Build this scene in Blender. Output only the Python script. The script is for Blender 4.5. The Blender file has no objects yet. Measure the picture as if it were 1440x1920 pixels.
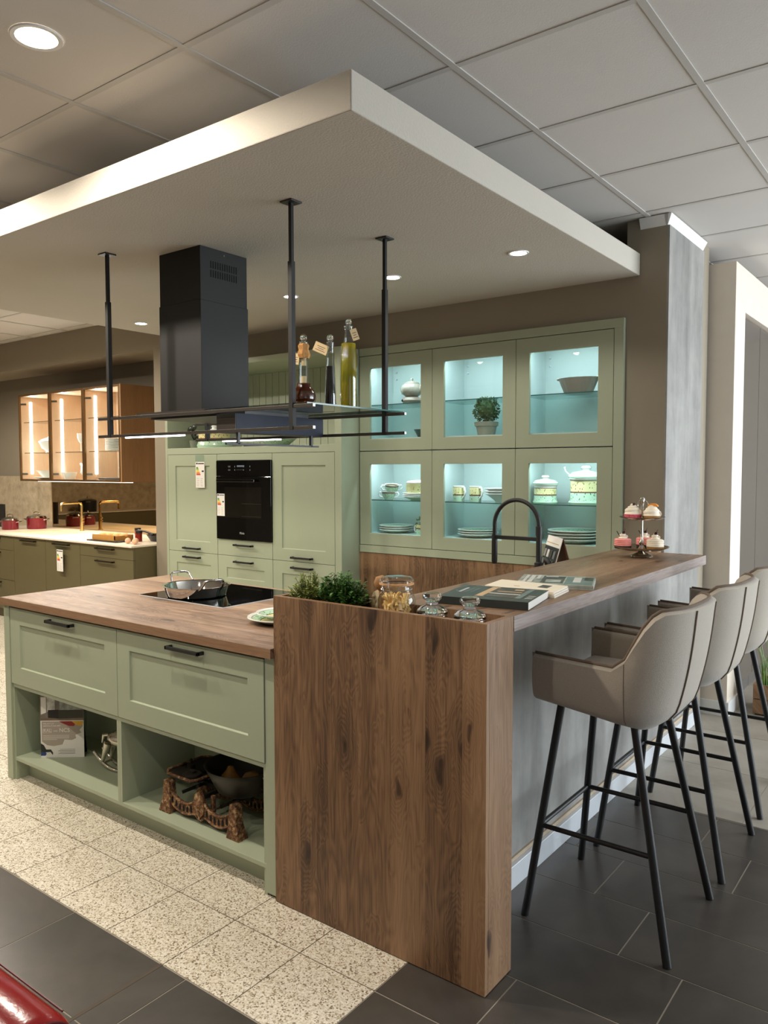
import bpy, bmesh, math, random
from mathutils import Vector, Matrix

S = bpy.context.scene
COL = S.collection
random.seed(7)
PI = math.pi

# ------------------------------------------------------------------ camera, world, light, exposure
cam_d = bpy.data.cameras.new('camera')
cam_d.sensor_fit = 'HORIZONTAL'
cam_d.sensor_width = 36.0
cam_d.lens = 36.0 * 1465.24 / 1440.0
cam_d.clip_start = 0.05
cam = bpy.data.objects.new('camera', cam_d)
COL.objects.link(cam)
_y, _p, _r = math.radians(37.1146), math.radians(-3.0821), math.radians(-0.0658)
_f = Vector((-math.sin(_y) * math.cos(_p), math.cos(_y) * math.cos(_p), math.sin(_p)))
_rt = _f.cross(Vector((0, 0, 1))).normalized()
_up = _rt.cross(_f)
_r2 = _rt * math.cos(_r) + _up * math.sin(_r)
_u2 = -_rt * math.sin(_r) + _up * math.cos(_r)
_m = Matrix((_r2, _u2, -_f)).transposed().to_4x4()
_m.translation = Vector((1.0939, -1.9288, 1.5392))
cam.matrix_world = _m
S.camera = cam

S.view_settings.view_transform = 'Standard'
S.view_settings.look = 'None'
S.view_settings.gamma = 1.0
S.view_settings.use_curve_mapping = False
S.view_settings.exposure = -0.25

world = bpy.data.worlds.new('sky')
S.world = world
world.use_nodes = True
_bg = world.node_tree.nodes['Background']
_bg.inputs[0].default_value = (0.62, 0.74, 1.0, 1)
_bg.inputs[1].default_value = 1.0


def lamp(name, kind, loc, energy, color, size=0.1, size_y=None, aim=None, spot=None, blend=0.5):
    d = bpy.data.lights.new(name, kind)
    d.energy = energy
    d.color = color
    if kind == 'AREA':
        d.shape = 'RECTANGLE' if size_y else 'DISK'
        d.size = size
        if size_y:
            d.size_y = size_y
    else:
        d.shadow_soft_size = size
    if kind == 'SPOT':
        d.spot_size = math.radians(spot)
        d.spot_blend = blend
    o = bpy.data.objects.new(name, d)
    COL.objects.link(o)
    o.location = loc
    if aim is not None:
        v = Vector(aim) - Vector(loc)
        o.rotation_euler = v.to_track_quat('-Z', 'Y').to_euler()
    return o


# daylight through the shop windows on the right
lamp('window_daylight', 'AREA', (3.95, 3.7, 1.45), 385, (0.87, 0.935, 1.0), 4.4, 2.3, aim=(0.0, 2.2, 1.1))
lamp('window_daylight_front', 'AREA', (3.95, -2.6, 1.45), 6, (0.75, 0.87, 1.0), 2.4, 2.3, aim=(0.0, -2.2, 1.2))


# ------------------------------------------------------------------ helpers
def srgb(r, g, b):
    def c(v):
        v /= 255.0
        return v / 12.92 if v <= 0.04045 else ((v + 0.055) / 1.055) ** 2.4
    return (c(r), c(g), c(b), 1.0)


class MB:
    """collects faces; build() links them as ONE mesh object (world coordinates unless local)"""
    def __init__(self):
        self.v = []
        self.f = []

    def add(self, vs, fs):
        n = len(self.v)
        self.v += [tuple(p) for p in vs]
        self.f += [tuple(i + n for i in f) for f in fs]
        return self

    def box(self, x0, x1, y0, y1, z0, z1):
        vs = [(x0, y0, z0), (x1, y0, z0), (x1, y1, z0), (x0, y1, z0), (x0, y0, z1), (x1, y0, z1), (x1, y1, z1), (x0, y1, z1)]
        return self.add(vs, [(0, 3, 2, 1), (4, 5, 6, 7), (0, 1, 5, 4), (1, 2, 6, 5), (2, 3, 7, 6), (3, 0, 4, 7)])

    def prism(self, poly, axis, a, b):
        """poly: 2-D outline; axis Z:(x,y) Y:(x,z) X:(y,z), extruded from a to b"""
        def P(p, t):
            return {'Z': (p[0], p[1], t), 'Y': (p[0], t, p[1]), 'X': (t, p[0], p[1])}[axis]
        n = len(poly)
        vs = [P(p, a) for p in poly] + [P(p, b) for p in poly]
        fs = [tuple(range(n)), tuple(range(2 * n - 1, n - 1, -1))] + [(i, i + n, (i + 1) % n + n, (i + 1) % n) for i in range(n)]
        return self.add(vs, fs)

    def lathe(self, prof, c=(0, 0, 0), seg=28, axis='Z', sx=1.0, sy=1.0, flute=0, amp=0.0, cap=True):
        """prof: (r, z) from bottom to top"""
        vs, fs = [], []
        n = len(prof)
        for i in range(seg):
            a = 2 * PI * i / seg
            k = 1 + amp * math.cos(flute * a) if flute else 1
            for r, z in prof:
                x, y = r * k * math.cos(a) * sx, r * k * math.sin(a) * sy
                if axis == 'Z':
                    p = (c[0] + x, c[1] + y, c[2] + z)
                elif axis == 'Y':
                    p = (c[0] + x, c[1] + z, c[2] + y)
                else:
                    p = (c[0] + z, c[1] + x, c[2] + y)
                vs.append(p)
        for i in range(seg):
            j = (i + 1) % seg
            for k in range(n - 1):
                fs.append((i * n + k, j * n + k, j * n + k + 1, i * n + k + 1))
        if cap and prof[0][0] > 1e-5:
            fs.append(tuple(i * n for i in range(seg - 1, -1, -1)))
        if cap and prof[-1][0] > 1e-5:
            fs.append(tuple(i * n + n - 1 for i in range(seg)))
        return self.add(vs, fs)

    def cyl(self, c, r, h, axis='Z', seg=20):
        return self.lathe([(r, 0), (r, h)], c, seg, axis)

    def ball(self, c, r, seg=16, sx=1, sy=1, sz=1):
        m = max(6, seg // 2)
        prof = [(r * math.sin(PI * i / m), -r * sz * math.cos(PI * i / m)) for i in range(m + 1)]
        prof[0] = (0, prof[0][1])
        prof[-1] = (0, prof[-1][1])
        return self.lathe(prof, c, seg, 'Z', sx, sy)

    def tube(self, pts, r, seg=8, closed=False, flat=None):
        pts = [Vector(p) for p in pts]
        n = len(pts)
        rr = r if isinstance(r, (list, tuple)) else [r] * n
        vs, fs = [], []
        prev = None
        for i, p in enumerate(pts):
            if closed:
                t = (pts[(i + 1) % n] - pts[i - 1]).normalized()
            else:
                t = (pts[min(i + 1, n - 1)] - pts[max(i - 1, 0)]).normalized()
            if prev is None:
                ref = Vector((0, 0, 1)) if abs(t.z) < 0.9 else Vector((1, 0, 0))
                u = t.cross(ref).normalized()
            else:
                u = (prev - t * prev.dot(t)).normalized()
            w = t.cross(u)
            prev = u
            for k in range(seg):
                a = 2 * PI * k / seg
                vs.append(p + (u * math.cos(a) + w * math.sin(a)) * rr[i])
        m = n if closed else n - 1
        for i in range(m):
            j = (i + 1) % n
            for k in range(seg):
                l = (k + 1) % seg
                fs.append((i * seg + k, j * seg + k, j * seg + l, i * seg + l))
        if not closed:
            fs.append(tuple(range(seg)))
            fs.append(tuple((n - 1) * seg + k for k in range(seg - 1, -1, -1)))
        return self.add(vs, fs)

    def bar(self, a, b, w, h=None):
        """square bar between two points"""
        h = h or w
        a, b = Vector(a), Vector(b)
        t = (b - a).normalized()
        ref = Vector((0, 0, 1)) if abs(t.z) < 0.95 else Vector((0, 1, 0))
        u = t.cross(ref).normalized() * (w / 2)
        v = u.cross(t).normalized() * (h / 2)
        vs = [a - u - v, a + u - v, a + u + v, a - u + v, b - u - v, b + u - v, b + u + v, b - u + v]
        return self.add(vs, [(0, 1, 2, 3), (7, 6, 5, 4), (0, 4, 5, 1), (1, 5, 6, 2), (2, 6, 7, 3), (3, 7, 4, 0)])

    def grid(self, fn, nu, nv, cu=False):
        """fn(i, j) -> point"""
        vs = [fn(i, j) for i in range(nu) for j in range(nv)]
        fs = []
        for i in range(nu if cu else nu - 1):
            for j in range(nv - 1):
                a, b = i * nv + j, ((i + 1) % nu) * nv + j
                fs.append((a, b, b + 1, a + 1))
        return self.add(vs, fs)

    def shaker(self, x0, x1, z0, z1, y, th, ix0, ix1, iz0, iz1, depth=0.008):
        """front facing -Y with a recessed centre panel, one mesh"""
        c = 0.003
        o = [(x0, z0), (x1, z0), (x1, z1), (x0, z1)]
        i = [(ix0, iz0), (ix1, iz0), (ix1, iz1), (ix0, iz1)]
        q = [(ix0 + c, iz0 + c), (ix1 - c, iz0 + c), (ix1 - c, iz1 - c), (ix0 + c, iz1 - c)]
        vs = [(p[0], y, p[1]) for p in o] + [(p[0], y, p[1]) for p in i] + [(p[0], y + depth, p[1]) for p in q] + [(p[0], y + th, p[1]) for p in o]
        fs = [(8, 9, 10, 11), (15, 14, 13, 12)]
        for k in range(4):
            l = (k + 1) % 4
            fs += [(k, l, 4 + l, 4 + k), (4 + k, 4 + l, 8 + l, 8 + k), (12 + k, 12 + l, l, k)]
        return self.add(vs, fs)

    def holed(self, x0, x1, z0, z1, y0, y1, ix0, ix1, iz0, iz1):
        """slab facing Y with a rectangular hole"""
        o = [(x0, z0), (x1, z0), (x1, z1), (x0, z1)]
        i = [(ix0, iz0), (ix1, iz0), (ix1, iz1), (ix0, iz1)]
        vs = [(p[0], y0, p[1]) for p in o + i] + [(p[0], y1, p[1]) for p in o + i]
        fs = []
        for k in range(4):
            l = (k + 1) % 4
            fs += [(k, l, 4 + l, 4 + k), (8 + l, 8 + k, 12 + k, 12 + l), (8 + k, 8 + l, l, k), (4 + k, 4 + l, 12 + l, 12 + k)]
        return self.add(vs, fs)

    def build(self, name, mat, parent=None, smooth=False, bevel=0.0, local=False, seg=2):
        off = Vector((0, 0, 0)) if local else wloc(parent)
        me = bpy.data.meshes.new(name)
        me.from_pydata([(p[0] - off[0], p[1] - off[1], p[2] - off[2]) for p in self.v], [], self.f)
        bm = bmesh.new()
        bm.from_mesh(me)
        bmesh.ops.recalc_face_normals(bm, faces=bm.faces)
        bm.to_mesh(me)
        bm.free()
        if mat is not None:
            me.materials.append(mat)
        if smooth:
            me.polygons.foreach_set('use_smooth', [True] * len(me.polygons))
            try:
                me.set_sharp_from_angle(angle=math.radians(smooth if smooth > 1 else 40))
            except Exception:
                pass
        o = bpy.data.objects.new(name, me)
        COL.objects.link(o)
        if parent is not None:
            o.parent = parent
        if bevel:
            md = o.modifiers.new('soft_edges', 'BEVEL')
            md.width = bevel
            md.segments = seg
            md.limit_method = 'ANGLE'
            md.angle_limit = math.radians(40)
        return o


def wloc(o):
    v = Vector((0, 0, 0))
    while o is not None:
        v = v + o.location
        o = o.parent
    return v


def tag(o, label=None, cat=None, group=None, kind=None):
    if label:
        o['label'] = label
    if cat:
        o['category'] = cat
    if group:
        o['group'] = group
    if kind:
        o['kind'] = kind
    return o


def thing(name, label, cat, loc=(0, 0, 0), rz=0.0, group=None):
    o = bpy.data.objects.new(name, None)
    o.empty_display_size = 0.05
    COL.objects.link(o)
    o.location = loc
    o.rotation_euler = (0, 0, rz)
    return tag(o, label, cat, group)


def one(name, mb, mat, label, cat, base=None, group=None, **kw):
    """a thing that is a single mesh, with its origin at base"""
    if base is None:
        n = len(mb.v)
        base = (sum(p[0] for p in mb.v) / n, sum(p[1] for p in mb.v) / n, min(p[2] for p in mb.v))
    mb.v = [(p[0] - base[0], p[1] - base[1], p[2] - base[2]) for p in mb.v]
    o = mb.build(name, mat, None, **kw)
    o.location = base
    return tag(o, label, cat, group)


def struct(name, mb, mat, **kw):
    return tag(mb.build(name, mat, **kw), kind='structure')


def copy_tree(o, parent=None):
    c = o.copy()
    COL.objects.link(c)
    c.parent = parent
    for ch in list(o.children):
        copy_tree(ch, c)
    return c


def dup(root, loc, rz=None, label=None):
    r = copy_tree(root)
    r.location = loc
    if rz is not None:
        r.rotation_euler = (0, 0, rz)
    if label:
        r['label'] = label
    return r


def text(name, body, size, loc, rot, mat, parent, align='LEFT', bold=0.0, depth=0.0003, sx=1.0):
    cu = bpy.data.curves.new(name, 'FONT')
    cu.body = body
    cu.size = size
    cu.align_x = align
    cu.extrude = depth
    cu.offset = bold
    cu.resolution_u = 3
    t = bpy.data.objects.new(name, cu)
    COL.objects.link(t)
    bpy.context.view_layer.update()
    me = bpy.data.meshes.new_from_object(t.evaluated_get(bpy.context.evaluated_depsgraph_get()))
    bpy.data.objects.remove(t)
    bpy.data.curves.remove(cu)
    me.materials.clear()
    me.materials.append(mat)
    o = bpy.data.objects.new(name, me)
    COL.objects.link(o)
    o.parent = parent
    o.location = Vector(loc) - wloc(parent)
    o.rotation_euler = rot
    o.scale = (sx, 1, 1)
    return o


FRONT = (PI / 2, 0, 0)      # text that faces -Y


# ------------------------------------------------------------------ materials
def newmat(name):
    m = bpy.data.materials.new(name)
    m.use_nodes = True
    nt = m.node_tree
    b = nt.nodes['Principled BSDF']
    return m, nt, b


def node(nt, kind, **kw):
    n = nt.nodes.new(kind)
    for k, v in kw.items():
        if k.startswith('i_'):
            key = k[2:]
            key = int(key) if key.isdigit() else key
            n.inputs[key].default_value = v
        else:
            setattr(n, k, v)
    return n


def ramp(nt, fac, stops):
    r = nt.nodes.new('ShaderNodeValToRGB')
    e = r.color_ramp.elements
    e[0].position, e[0].color = stops[0]
    e[1].position, e[1].color = stops[-1]
    for p, c in stops[1:-1]:
        x = e.new(p)
        x.color = c
    nt.links.new(fac, r.inputs[0])
    return r.outputs[0]


def math_(nt, op, a, b=None, c=None):
    n = nt.nodes.new('ShaderNodeMath')
    n.operation = op
    for i, v in enumerate((a, b, c)):
        if v is None:
            continue
        if isinstance(v, (int, float)):
            n.inputs[i].default_value = v
        else:
            nt.links.new(v, n.inputs[i])
    return n.outputs[0]


def bump(nt, b, height, strength=0.2, dist=0.005):
    n = nt.nodes.new('ShaderNodeBump')
    n.inputs['Strength'].default_value = strength
    n.inputs['Distance'].default_value = dist
    nt.links.new(height, n.inputs['Height'])
    nt.links.new(n.outputs[0], b.inputs['Normal'])


def objco(nt, scale=(1, 1, 1)):
    t = nt.nodes.new('ShaderNodeTexCoord')
    m = nt.nodes.new('ShaderNodeMapping')
    m.inputs['Scale'].default_value = scale
    nt.links.new(t.outputs['Object'], m.inputs['Vector'])
    return m.outputs[0]


def noise(nt, vec, scale, detail=3.0, rough=0.5, dist=0.0):
    n = nt.nodes.new('ShaderNodeTexNoise')
    n.inputs['Scale'].default_value = scale
    n.inputs['Detail'].default_value = detail
    n.inputs['Roughness'].default_value = rough
    n.inputs['Distortion'].default_value = dist
    nt.links.new(vec, n.inputs['Vector'])
    return n.outputs['Fac']


def plain(name, col, rough=0.5, metal=0.0, var=0.06, nscale=12.0, bumpk=0.0, bscale=200.0, coat=0.0, spec=0.5, sheen=0.0):
    """painted / metal / ceramic surface with a slight procedural unevenness"""
    m, nt, b = newmat(name)
    v = objco(nt)
    f = noise(nt, v, nscale, 3)
    lo = tuple(c * (1 - var) for c in col[:3]) + (1,)
    hi = tuple(min(1, c * (1 + var)) for c in col[:3]) + (1,)
    nt.links.new(ramp(nt, f, [(0.3, lo), (0.7, hi)]), b.inputs['Base Color'])
    b.inputs['Roughness'].default_value = rough
    b.inputs['Metallic'].default_value = metal
    b.inputs['Specular IOR Level'].default_value = spec
    b.inputs['Coat Weight'].default_value = coat
    if sheen:
        b.inputs['Sheen Weight'].default_value = sheen
    if bumpk:
        bump(nt, b, noise(nt, v, bscale, 2), bumpk, 0.002)
    return m


def wood(name, axis, dark, mid, light, plank=0.13, rough=0.45, knots=True, contrast=1.0):
    m, nt, b = newmat(name)
    t = nt.nodes.new('ShaderNodeTexCoord')
    s = nt.nodes.new('ShaderNodeSeparateXYZ')
    nt.links.new(t.outputs['Object'], s.inputs[0])
    x, y, z = s.outputs
    if axis == 'Z':
        ac, al = math_(nt, 'ADD', x, y), z
    elif axis == 'X':
        ac, al = math_(nt, 'ADD', y, z), x
    else:
        ac, al = math_(nt, 'ADD', x, z), y
    # boards: wobble-free strips with their own tone and phase
    pid = math_(nt, 'FLOOR', math_(nt, 'DIVIDE', ac, plank))
    wn = node(nt, 'ShaderNodeTexWhiteNoise', noise_dimensions='1D')
    nt.links.new(pid, wn.inputs['W'])
    tone = wn.outputs['Value']

    def vec(ka, kl, shift=True):
        c = nt.nodes.new('ShaderNodeCombineXYZ')
        nt.links.new(math_(nt, 'MULTIPLY', ac, ka), c.inputs[0])
        l = math_(nt, 'MULTIPLY', al, kl)
        if shift:
            l = math_(nt, 'ADD', l, math_(nt, 'MULTIPLY', tone, 37.0))
        nt.links.new(l, c.inputs[1])
        return c.outputs[0]
    n1 = noise(nt, vec(7.5, 1.0), 1.0, 3.0, 0.55, 0.25)
    if knots:
        vo = node(nt, 'ShaderNodeTexVoronoi', i_Scale=1.0, i_Randomness=1.0)
        wob = nt.nodes.new('ShaderNodeVectorMath')
        wob.operation = 'ADD'
        nz = nt.nodes.new('ShaderNodeTexNoise')
        nz.inputs['Scale'].default_value = 2.2
        nt.links.new(vec(9.5, 3.4), nz.inputs['Vector'])
        sc_ = nt.nodes.new('ShaderNodeVectorMath')
        sc_.operation = 'SCALE'
        sc_.inputs['Scale'].default_value = 0.5
        nt.links.new(nz.outputs['Color'], sc_.inputs[0])
        nt.links.new(vec(9.5, 3.4), wob.inputs[0])
        nt.links.new(sc_.outputs[0], wob.inputs[1])
        nt.links.new(wob.outputs[0], vo.inputs['Vector'])
        kd = vo.outputs['Distance']
        kmask = node(nt, 'ShaderNodeMapRange', i_1=0.04, i_2=0.17, i_3=1.0, i_4=0.0)
        nt.links.new(kd, kmask.inputs[0])
        # only some cells carry a knot
        sel = node(nt, 'ShaderNodeSeparateColor')
        nt.links.new(vo.outputs['Color'], sel.inputs[0])
        has = math_(nt, 'GREATER_THAN', sel.outputs[0], 0.46)
        km = math_(nt, 'MULTIPLY', kmask.outputs[0], has)
        halo = node(nt, 'ShaderNodeMapRange', i_1=0.0, i_2=0.6, i_3=1.0, i_4=0.0)
        nt.links.new(kd, halo.inputs[0])
        hm = math_(nt, 'MULTIPLY', halo.outputs[0], has)
        n1 = math_(nt, 'ADD', n1, math_(nt, 'MULTIPLY', hm, 0.50))
    rings = math_(nt, 'FRACT', math_(nt, 'MULTIPLY', n1, 17.0))
    rings = math_(nt, 'ABSOLUTE', math_(nt, 'SUBTRACT', rings, 0.5))       # 0..0.5
    fine = noise(nt, vec(210.0, 4.0), 1.0, 4.0, 0.7)
    broad = noise(nt, vec(14.0, 0.9), 1.0, 3.0, 0.6)
    f = math_(nt, 'MULTIPLY', rings, 0.24 * contrast)
    f = math_(nt, 'ADD', f, math_(nt, 'MULTIPLY', fine, 0.55 * contrast))
    f = math_(nt, 'ADD', f, math_(nt, 'MULTIPLY', broad, 0.50 * contrast))
    f = math_(nt, 'ADD', f, math_(nt, 'MULTIPLY', tone, 0.26 * contrast))
    f = math_(nt, 'ADD', f, 0.5 - 0.715 * contrast)
    if knots:
        f = math_(nt, 'SUBTRACT', f, math_(nt, 'MULTIPLY', hm, 0.10))
        f = math_(nt, 'SUBTRACT', f, math_(nt, 'MULTIPLY', km, 0.46))
    black = tuple(c * 0.35 for c in dark[:3]) + (1,)
    nt.links.new(ramp(nt, f, [(0.0, black), (0.27, dark), (0.5, mid), (0.8, light)]), b.inputs['Base Color'])
    b.inputs['Roughness'].default_value = rough
    bump(nt, b, fine, 0.12, 0.002)
    return m


def glassy(name, tint=(1, 1, 1, 1), refl=1.0, rough=0.0, ior=1.45):
    """thin pane: transparent with a Fresnel reflection"""
    m = bpy.data.materials.new(name)
    m.use_nodes = True
    nt = m.node_tree
    nt.nodes.clear()
    out = nt.nodes.new('ShaderNodeOutputMaterial')
    tr = nt.nodes.new('ShaderNodeBsdfTransparent')
    tr.inputs[0].default_value = tint
    gl = nt.nodes.new('ShaderNodeBsdfGlossy')
    gl.inputs['Roughness'].default_value = rough
    fr = nt.nodes.new('ShaderNodeFresnel')
    # the pane does not bend the ray, so both of its faces must reflect like an outer face
    ge = nt.nodes.new('ShaderNodeNewGeometry')
    nt.links.new(math_(nt, 'ADD', ior, math_(nt, 'MULTIPLY', ge.outputs['Backfacing'], 1.0 / ior - ior)), fr.inputs[0])
    mx = nt.nodes.new('ShaderNodeMixShader')
    nt.links.new(math_(nt, 'MULTIPLY', fr.outputs[0], refl), mx.inputs[0])
    nt.links.new(tr.outputs[0], mx.inputs[1])
    nt.links.new(gl.outputs[0], mx.inputs[2])
    nt.links.new(mx.outputs[0], out.inputs[0])
    return m


def liquid(name, col, trans=0.8, rough=0.05):
    m, nt, b = newmat(name)
    b.inputs['Base Color'].default_value = col
    b.inputs['Transmission Weight'].default_value = trans
    b.inputs['Roughness'].default_value = rough
    b.inputs['IOR'].default_value = 1.33
    return m


def glow(name, col, strength):
    m = bpy.data.materials.new(name)
    m.use_nodes = True
    nt = m.node_tree
    nt.nodes.clear()
    out = nt.nodes.new('ShaderNodeOutputMaterial')
    e = nt.nodes.new('ShaderNodeEmission')
    e.inputs[0].default_value = col
    e.inputs[1].default_value = strength
    nt.links.new(e.outputs[0], out.inputs[0])
    return m


def concrete(name, a, b_, scale=1.0, rough=0.55, iso=False):
    m, nt, b = newmat(name)
    v = objco(nt, (3.2 * scale, 3.2 * scale, (3.2 if iso else 0.55) * scale))
    v2 = objco(nt)
    f = math_(nt, 'ADD', math_(nt, 'MULTIPLY', noise(nt, v, 2.0, 6, 0.62, 0.3), 0.65), math_(nt, 'MULTIPLY', noise(nt, v2, 7.0, 8, 0.65), 0.35))
    nt.links.new(ramp(nt, f, [(0.33, a), (0.68, b_)]), b.inputs['Base Color'])
    b.inputs['Roughness'].default_value = rough
    bump(nt, b, f, 0.08, 0.004)
    return m


def terrazzo(name):
    m, nt, b = newmat(name)
    g = nt.nodes.new('ShaderNodeNewGeometry')
    vo = node(nt, 'ShaderNodeTexVoronoi', i_Scale=215.0)
    nt.links.new(g.outputs['Position'], vo.inputs['Vector'])
    sep = node(nt, 'ShaderNodeSeparateColor')
    nt.links.new(vo.outputs['Color'], sep.inputs[0])
    chips = ramp(nt, sep.outputs[0], [(0.0, srgb(104, 92, 74)), (0.12, srgb(150, 134, 110)), (0.22, srgb(192, 181, 160)), (0.5, srgb(214, 205, 186)), (1.0, srgb(232, 226, 212))])
    nt.links.new(chips, b.inputs['Base Color'])
    b.inputs['Roughness'].default_value = 0.4
    return m


def slate(name, a, b_, rough=0.5):
    m, nt, b = newmat(name)
    g = nt.nodes.new('ShaderNodeNewGeometry')
    oi = nt.nodes.new('ShaderNodeObjectInfo')
    ad = nt.nodes.new('ShaderNodeVectorMath')
    ad.operation = 'ADD'
    nt.links.new(g.outputs['Position'], ad.inputs[0])
    mul = math_(nt, 'MULTIPLY', oi.outputs['Random'], 50.0)
    nt.links.new(mul, ad.inputs[1])
    f = noise(nt, ad.outputs[0], 3.0, 8, 0.62, 0.6)
    nt.links.new(ramp(nt, f, [(0.3, a), (0.72, b_)]), b.inputs['Base Color'])
    n2 = noise(nt, g.outputs['Position'], 420.0, 2)
    b.inputs['Roughness'].default_value = rough
    bump(nt, b, n2, 0.12, 0.001)
    return m


M = {}
SAGE = srgb(161, 169, 145)
M['sage'] = plain('sage_green_lacquer', SAGE, 0.42, var=0.02, nscale=3)
M['sage_in'] = plain('pale_sage_cabinet_interior', srgb(196, 206, 204), 0.5, var=0.02, nscale=3)
M['wall'] = plain('taupe_wall_paint', srgb(143, 133, 116), 0.85, var=0.03, nscale=2.0, bumpk=0.15, bscale=260)
M['plaster'] = plain('white_roller_plaster', srgb(188, 181, 169), 0.9, var=0.02, nscale=2, bumpk=0.6, bscale=130)
M['tile_ceiling'] = plain('white_ceiling_panel', srgb(206, 201, 195), 0.9, var=0.02, nscale=2, bumpk=0.2, bscale=200)
M['tbar'] = plain('ceiling_grid_profile', srgb(188, 184, 178), 0.6, var=0.02)
M['white'] = plain('white_lacquer', srgb(226, 226, 224), 0.45, var=0.02)
M['cream'] = plain('warm_white_portal_paint', srgb(222, 210, 194), 0.6, var=0.02)
M['oak_v'] = wood('rustic_oak_upright', 'Z', srgb(84, 60, 42), srgb(134, 101, 72), srgb(164, 130, 97))
M['oak_x'] = wood('rustic_oak_lengthwise', 'X', srgb(106, 82, 64), srgb(156, 126, 102), srgb(184, 156, 130), plank=0.16, contrast=1.1)
M['oak_y'] = wood('rustic_oak_crosswise', 'Y', srgb(98, 74, 54), srgb(140, 110, 84), srgb(170, 140, 112), plank=0.16)
M['oak_edge'] = wood('worktop_edge_grain', 'X', srgb(96, 70, 50), srgb(132, 100, 74), srgb(156, 124, 96), plank=0.012, knots=False, contrast=0.7)
M['plain_oak'] = wood('straight_grain_oak', 'Z', srgb(128, 92, 58), srgb(160, 120, 80), srgb(178, 138, 96), plank=0.3, knots=False, contrast=0.45)
M['light_oak'] = wood('light_oak_interior', 'Z', srgb(194, 162, 130), srgb(212, 182, 152), srgb(222, 196, 168), plank=0.3, knots=False, contrast=0.4)
M['olive'] = plain('olive_lacquer', srgb(98, 90, 62), 0.45, var=0.02)
M['black'] = plain('matt_black_metal', srgb(24, 24, 25), 0.45, 0.0, var=0.1)
M['blacksteel'] = plain('black_painted_steel', srgb(24, 23, 21), 0.55, 0.0, var=0.05, nscale=4, spec=0.3)
M['graphite'] = plain('graphite_steel_bar', srgb(62, 57, 52), 0.4, 0.6, var=0.05)
M['bluesteel'] = plain('dark_blue_steel', srgb(12, 22, 44), 0.5, 0.0, var=0.05, spec=0.25)
M['blackglass'] = plain('black_glass', srgb(8, 8, 8), 0.03, var=0.0, coat=0.0)
M['chrome'] = plain('polished_steel', srgb(205, 203, 198), 0.08, 1.0, var=0.02)
M['silver'] = plain('silver_plate', srgb(196, 190, 178), 0.16, 1.0, var=0.03)
M['brass'] = plain('brushed_brass', srgb(214, 186, 128), 0.25, 1.0, var=0.05)
M['alu'] = plain('aluminium_plinth', srgb(212, 216, 220), 0.35, 0.2, var=0.03)
M['concrete'] = concrete('grey_concrete_decor', srgb(112, 111, 107), srgb(160, 158, 153))
M['stone'] = concrete('beige_stone_splashback', srgb(156, 140, 114), srgb(206, 190, 162), 1.6, iso=True)
M['counter'] = plain('pale_stone_worktop', srgb(226, 214, 194), 0.35, var=0.05, nscale=60)
M['terrazzo'] = terrazzo('granite_chip_tile')
M['slate'] = slate('anthracite_tile', srgb(56, 52, 48), srgb(82, 76, 70), 0.30)
M['sandtile'] = slate('greige_tile', srgb(140, 131, 118), srgb(168, 160, 148), 0.42)
M['grout'] = plain('grey_grout', srgb(150, 142, 128), 0.9)
M['fabric'] = plain('taupe_wool_fabric', srgb(170, 160, 147), 0.95, var=0.09, nscale=420, bumpk=0.5, bscale=700, sheen=0.25)
M['piping'] = plain('taupe_piping', srgb(104, 88, 74), 0.9, var=0.05)
M['red'] = plain('red_leather', srgb(132, 22, 22), 0.22, var=0.08, nscale=30, bumpk=0.12, bscale=160)
M['redpot'] = plain('red_enamel', srgb(112, 18, 32), 0.15, var=0.03)
M['glass'] = glassy('clear_glass', (0.97, 0.99, 0.98, 1), 0.8)
M['pane'] = glassy('door_glass', (0.95, 0.985, 0.985, 1), 0.9)
M['shelfglass'] = glassy('green_edge_shelf_glass', (0.72, 0.85, 0.83, 1), 0.9)
M['bottleglass'] = glassy('bottle_glass', (0.84, 0.87, 0.86, 1), 2.2)
M['jarglass'] = glassy('jar_glass', (0.93, 0.95, 0.94, 1), 1.7)
M['smoked'] = glassy('smoked_shelf_glass', (0.55, 0.60, 0.60, 1), 1.0)
SOLIDGLASS = liquid('solid_clear_glass', (1, 1, 1, 1), 1.0, 0.0)
SOLIDGLASS.node_tree.nodes['Principled BSDF'].inputs['IOR'].default_value = 1.48
M['edgeglass'] = plain('glass_edge', srgb(62, 104, 100), 0.1)
M['mirror'] = plain('bronze_mirror', srgb(164, 144, 116), 0.02, 1.0, var=0.0)
M['ceramic'] = plain('white_ceramic', srgb(232, 232, 228), 0.18, var=0.01)
M['cer_rim'] = plain('plate_rim_dark_line', srgb(60, 60, 70), 0.3)
M['led'] = glow('cool_white_led', (0.92, 0.95, 1.0, 1), 14.0)
M['led_soft'] = glow('cabinet_led', (0.75, 0.95, 1.0, 1), 6.0)
M['lamp_warm'] = glow('warm_lamp_disc', (1.0, 0.86, 0.66, 1), 14.0)
M['lamp_cool'] = glow('neutral_spot_disc', (1.0, 0.98, 0.92, 1), 18.0)
M['paper'] = plain('white_paper', srgb(232, 228, 220), 0.6, var=0.01)
M['ink'] = plain('black_print', srgb(20, 20, 22), 0.5)
M['void'] = plain('unlit_cavity', srgb(10, 10, 10), 1.0)

# ================================================================== THE SETTING
XL, XR, YF, YB, ZC = -10.5, 4.0, -4.6, 7.0, 2.89

floor = struct('floor', MB().box(XL, XR, YF, YB, -0.1, -0.0012), M['grout'])


def tile_mesh(name, w, d, mat, h=0.012):
    mb = MB().box(0, w, 0, d, -h, 0)
    me = bpy.data.meshes.new(name)
    me.from_pydata(mb.v, [], mb.f)
    me.materials.append(mat)
    return me


_tiles = {}


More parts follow.
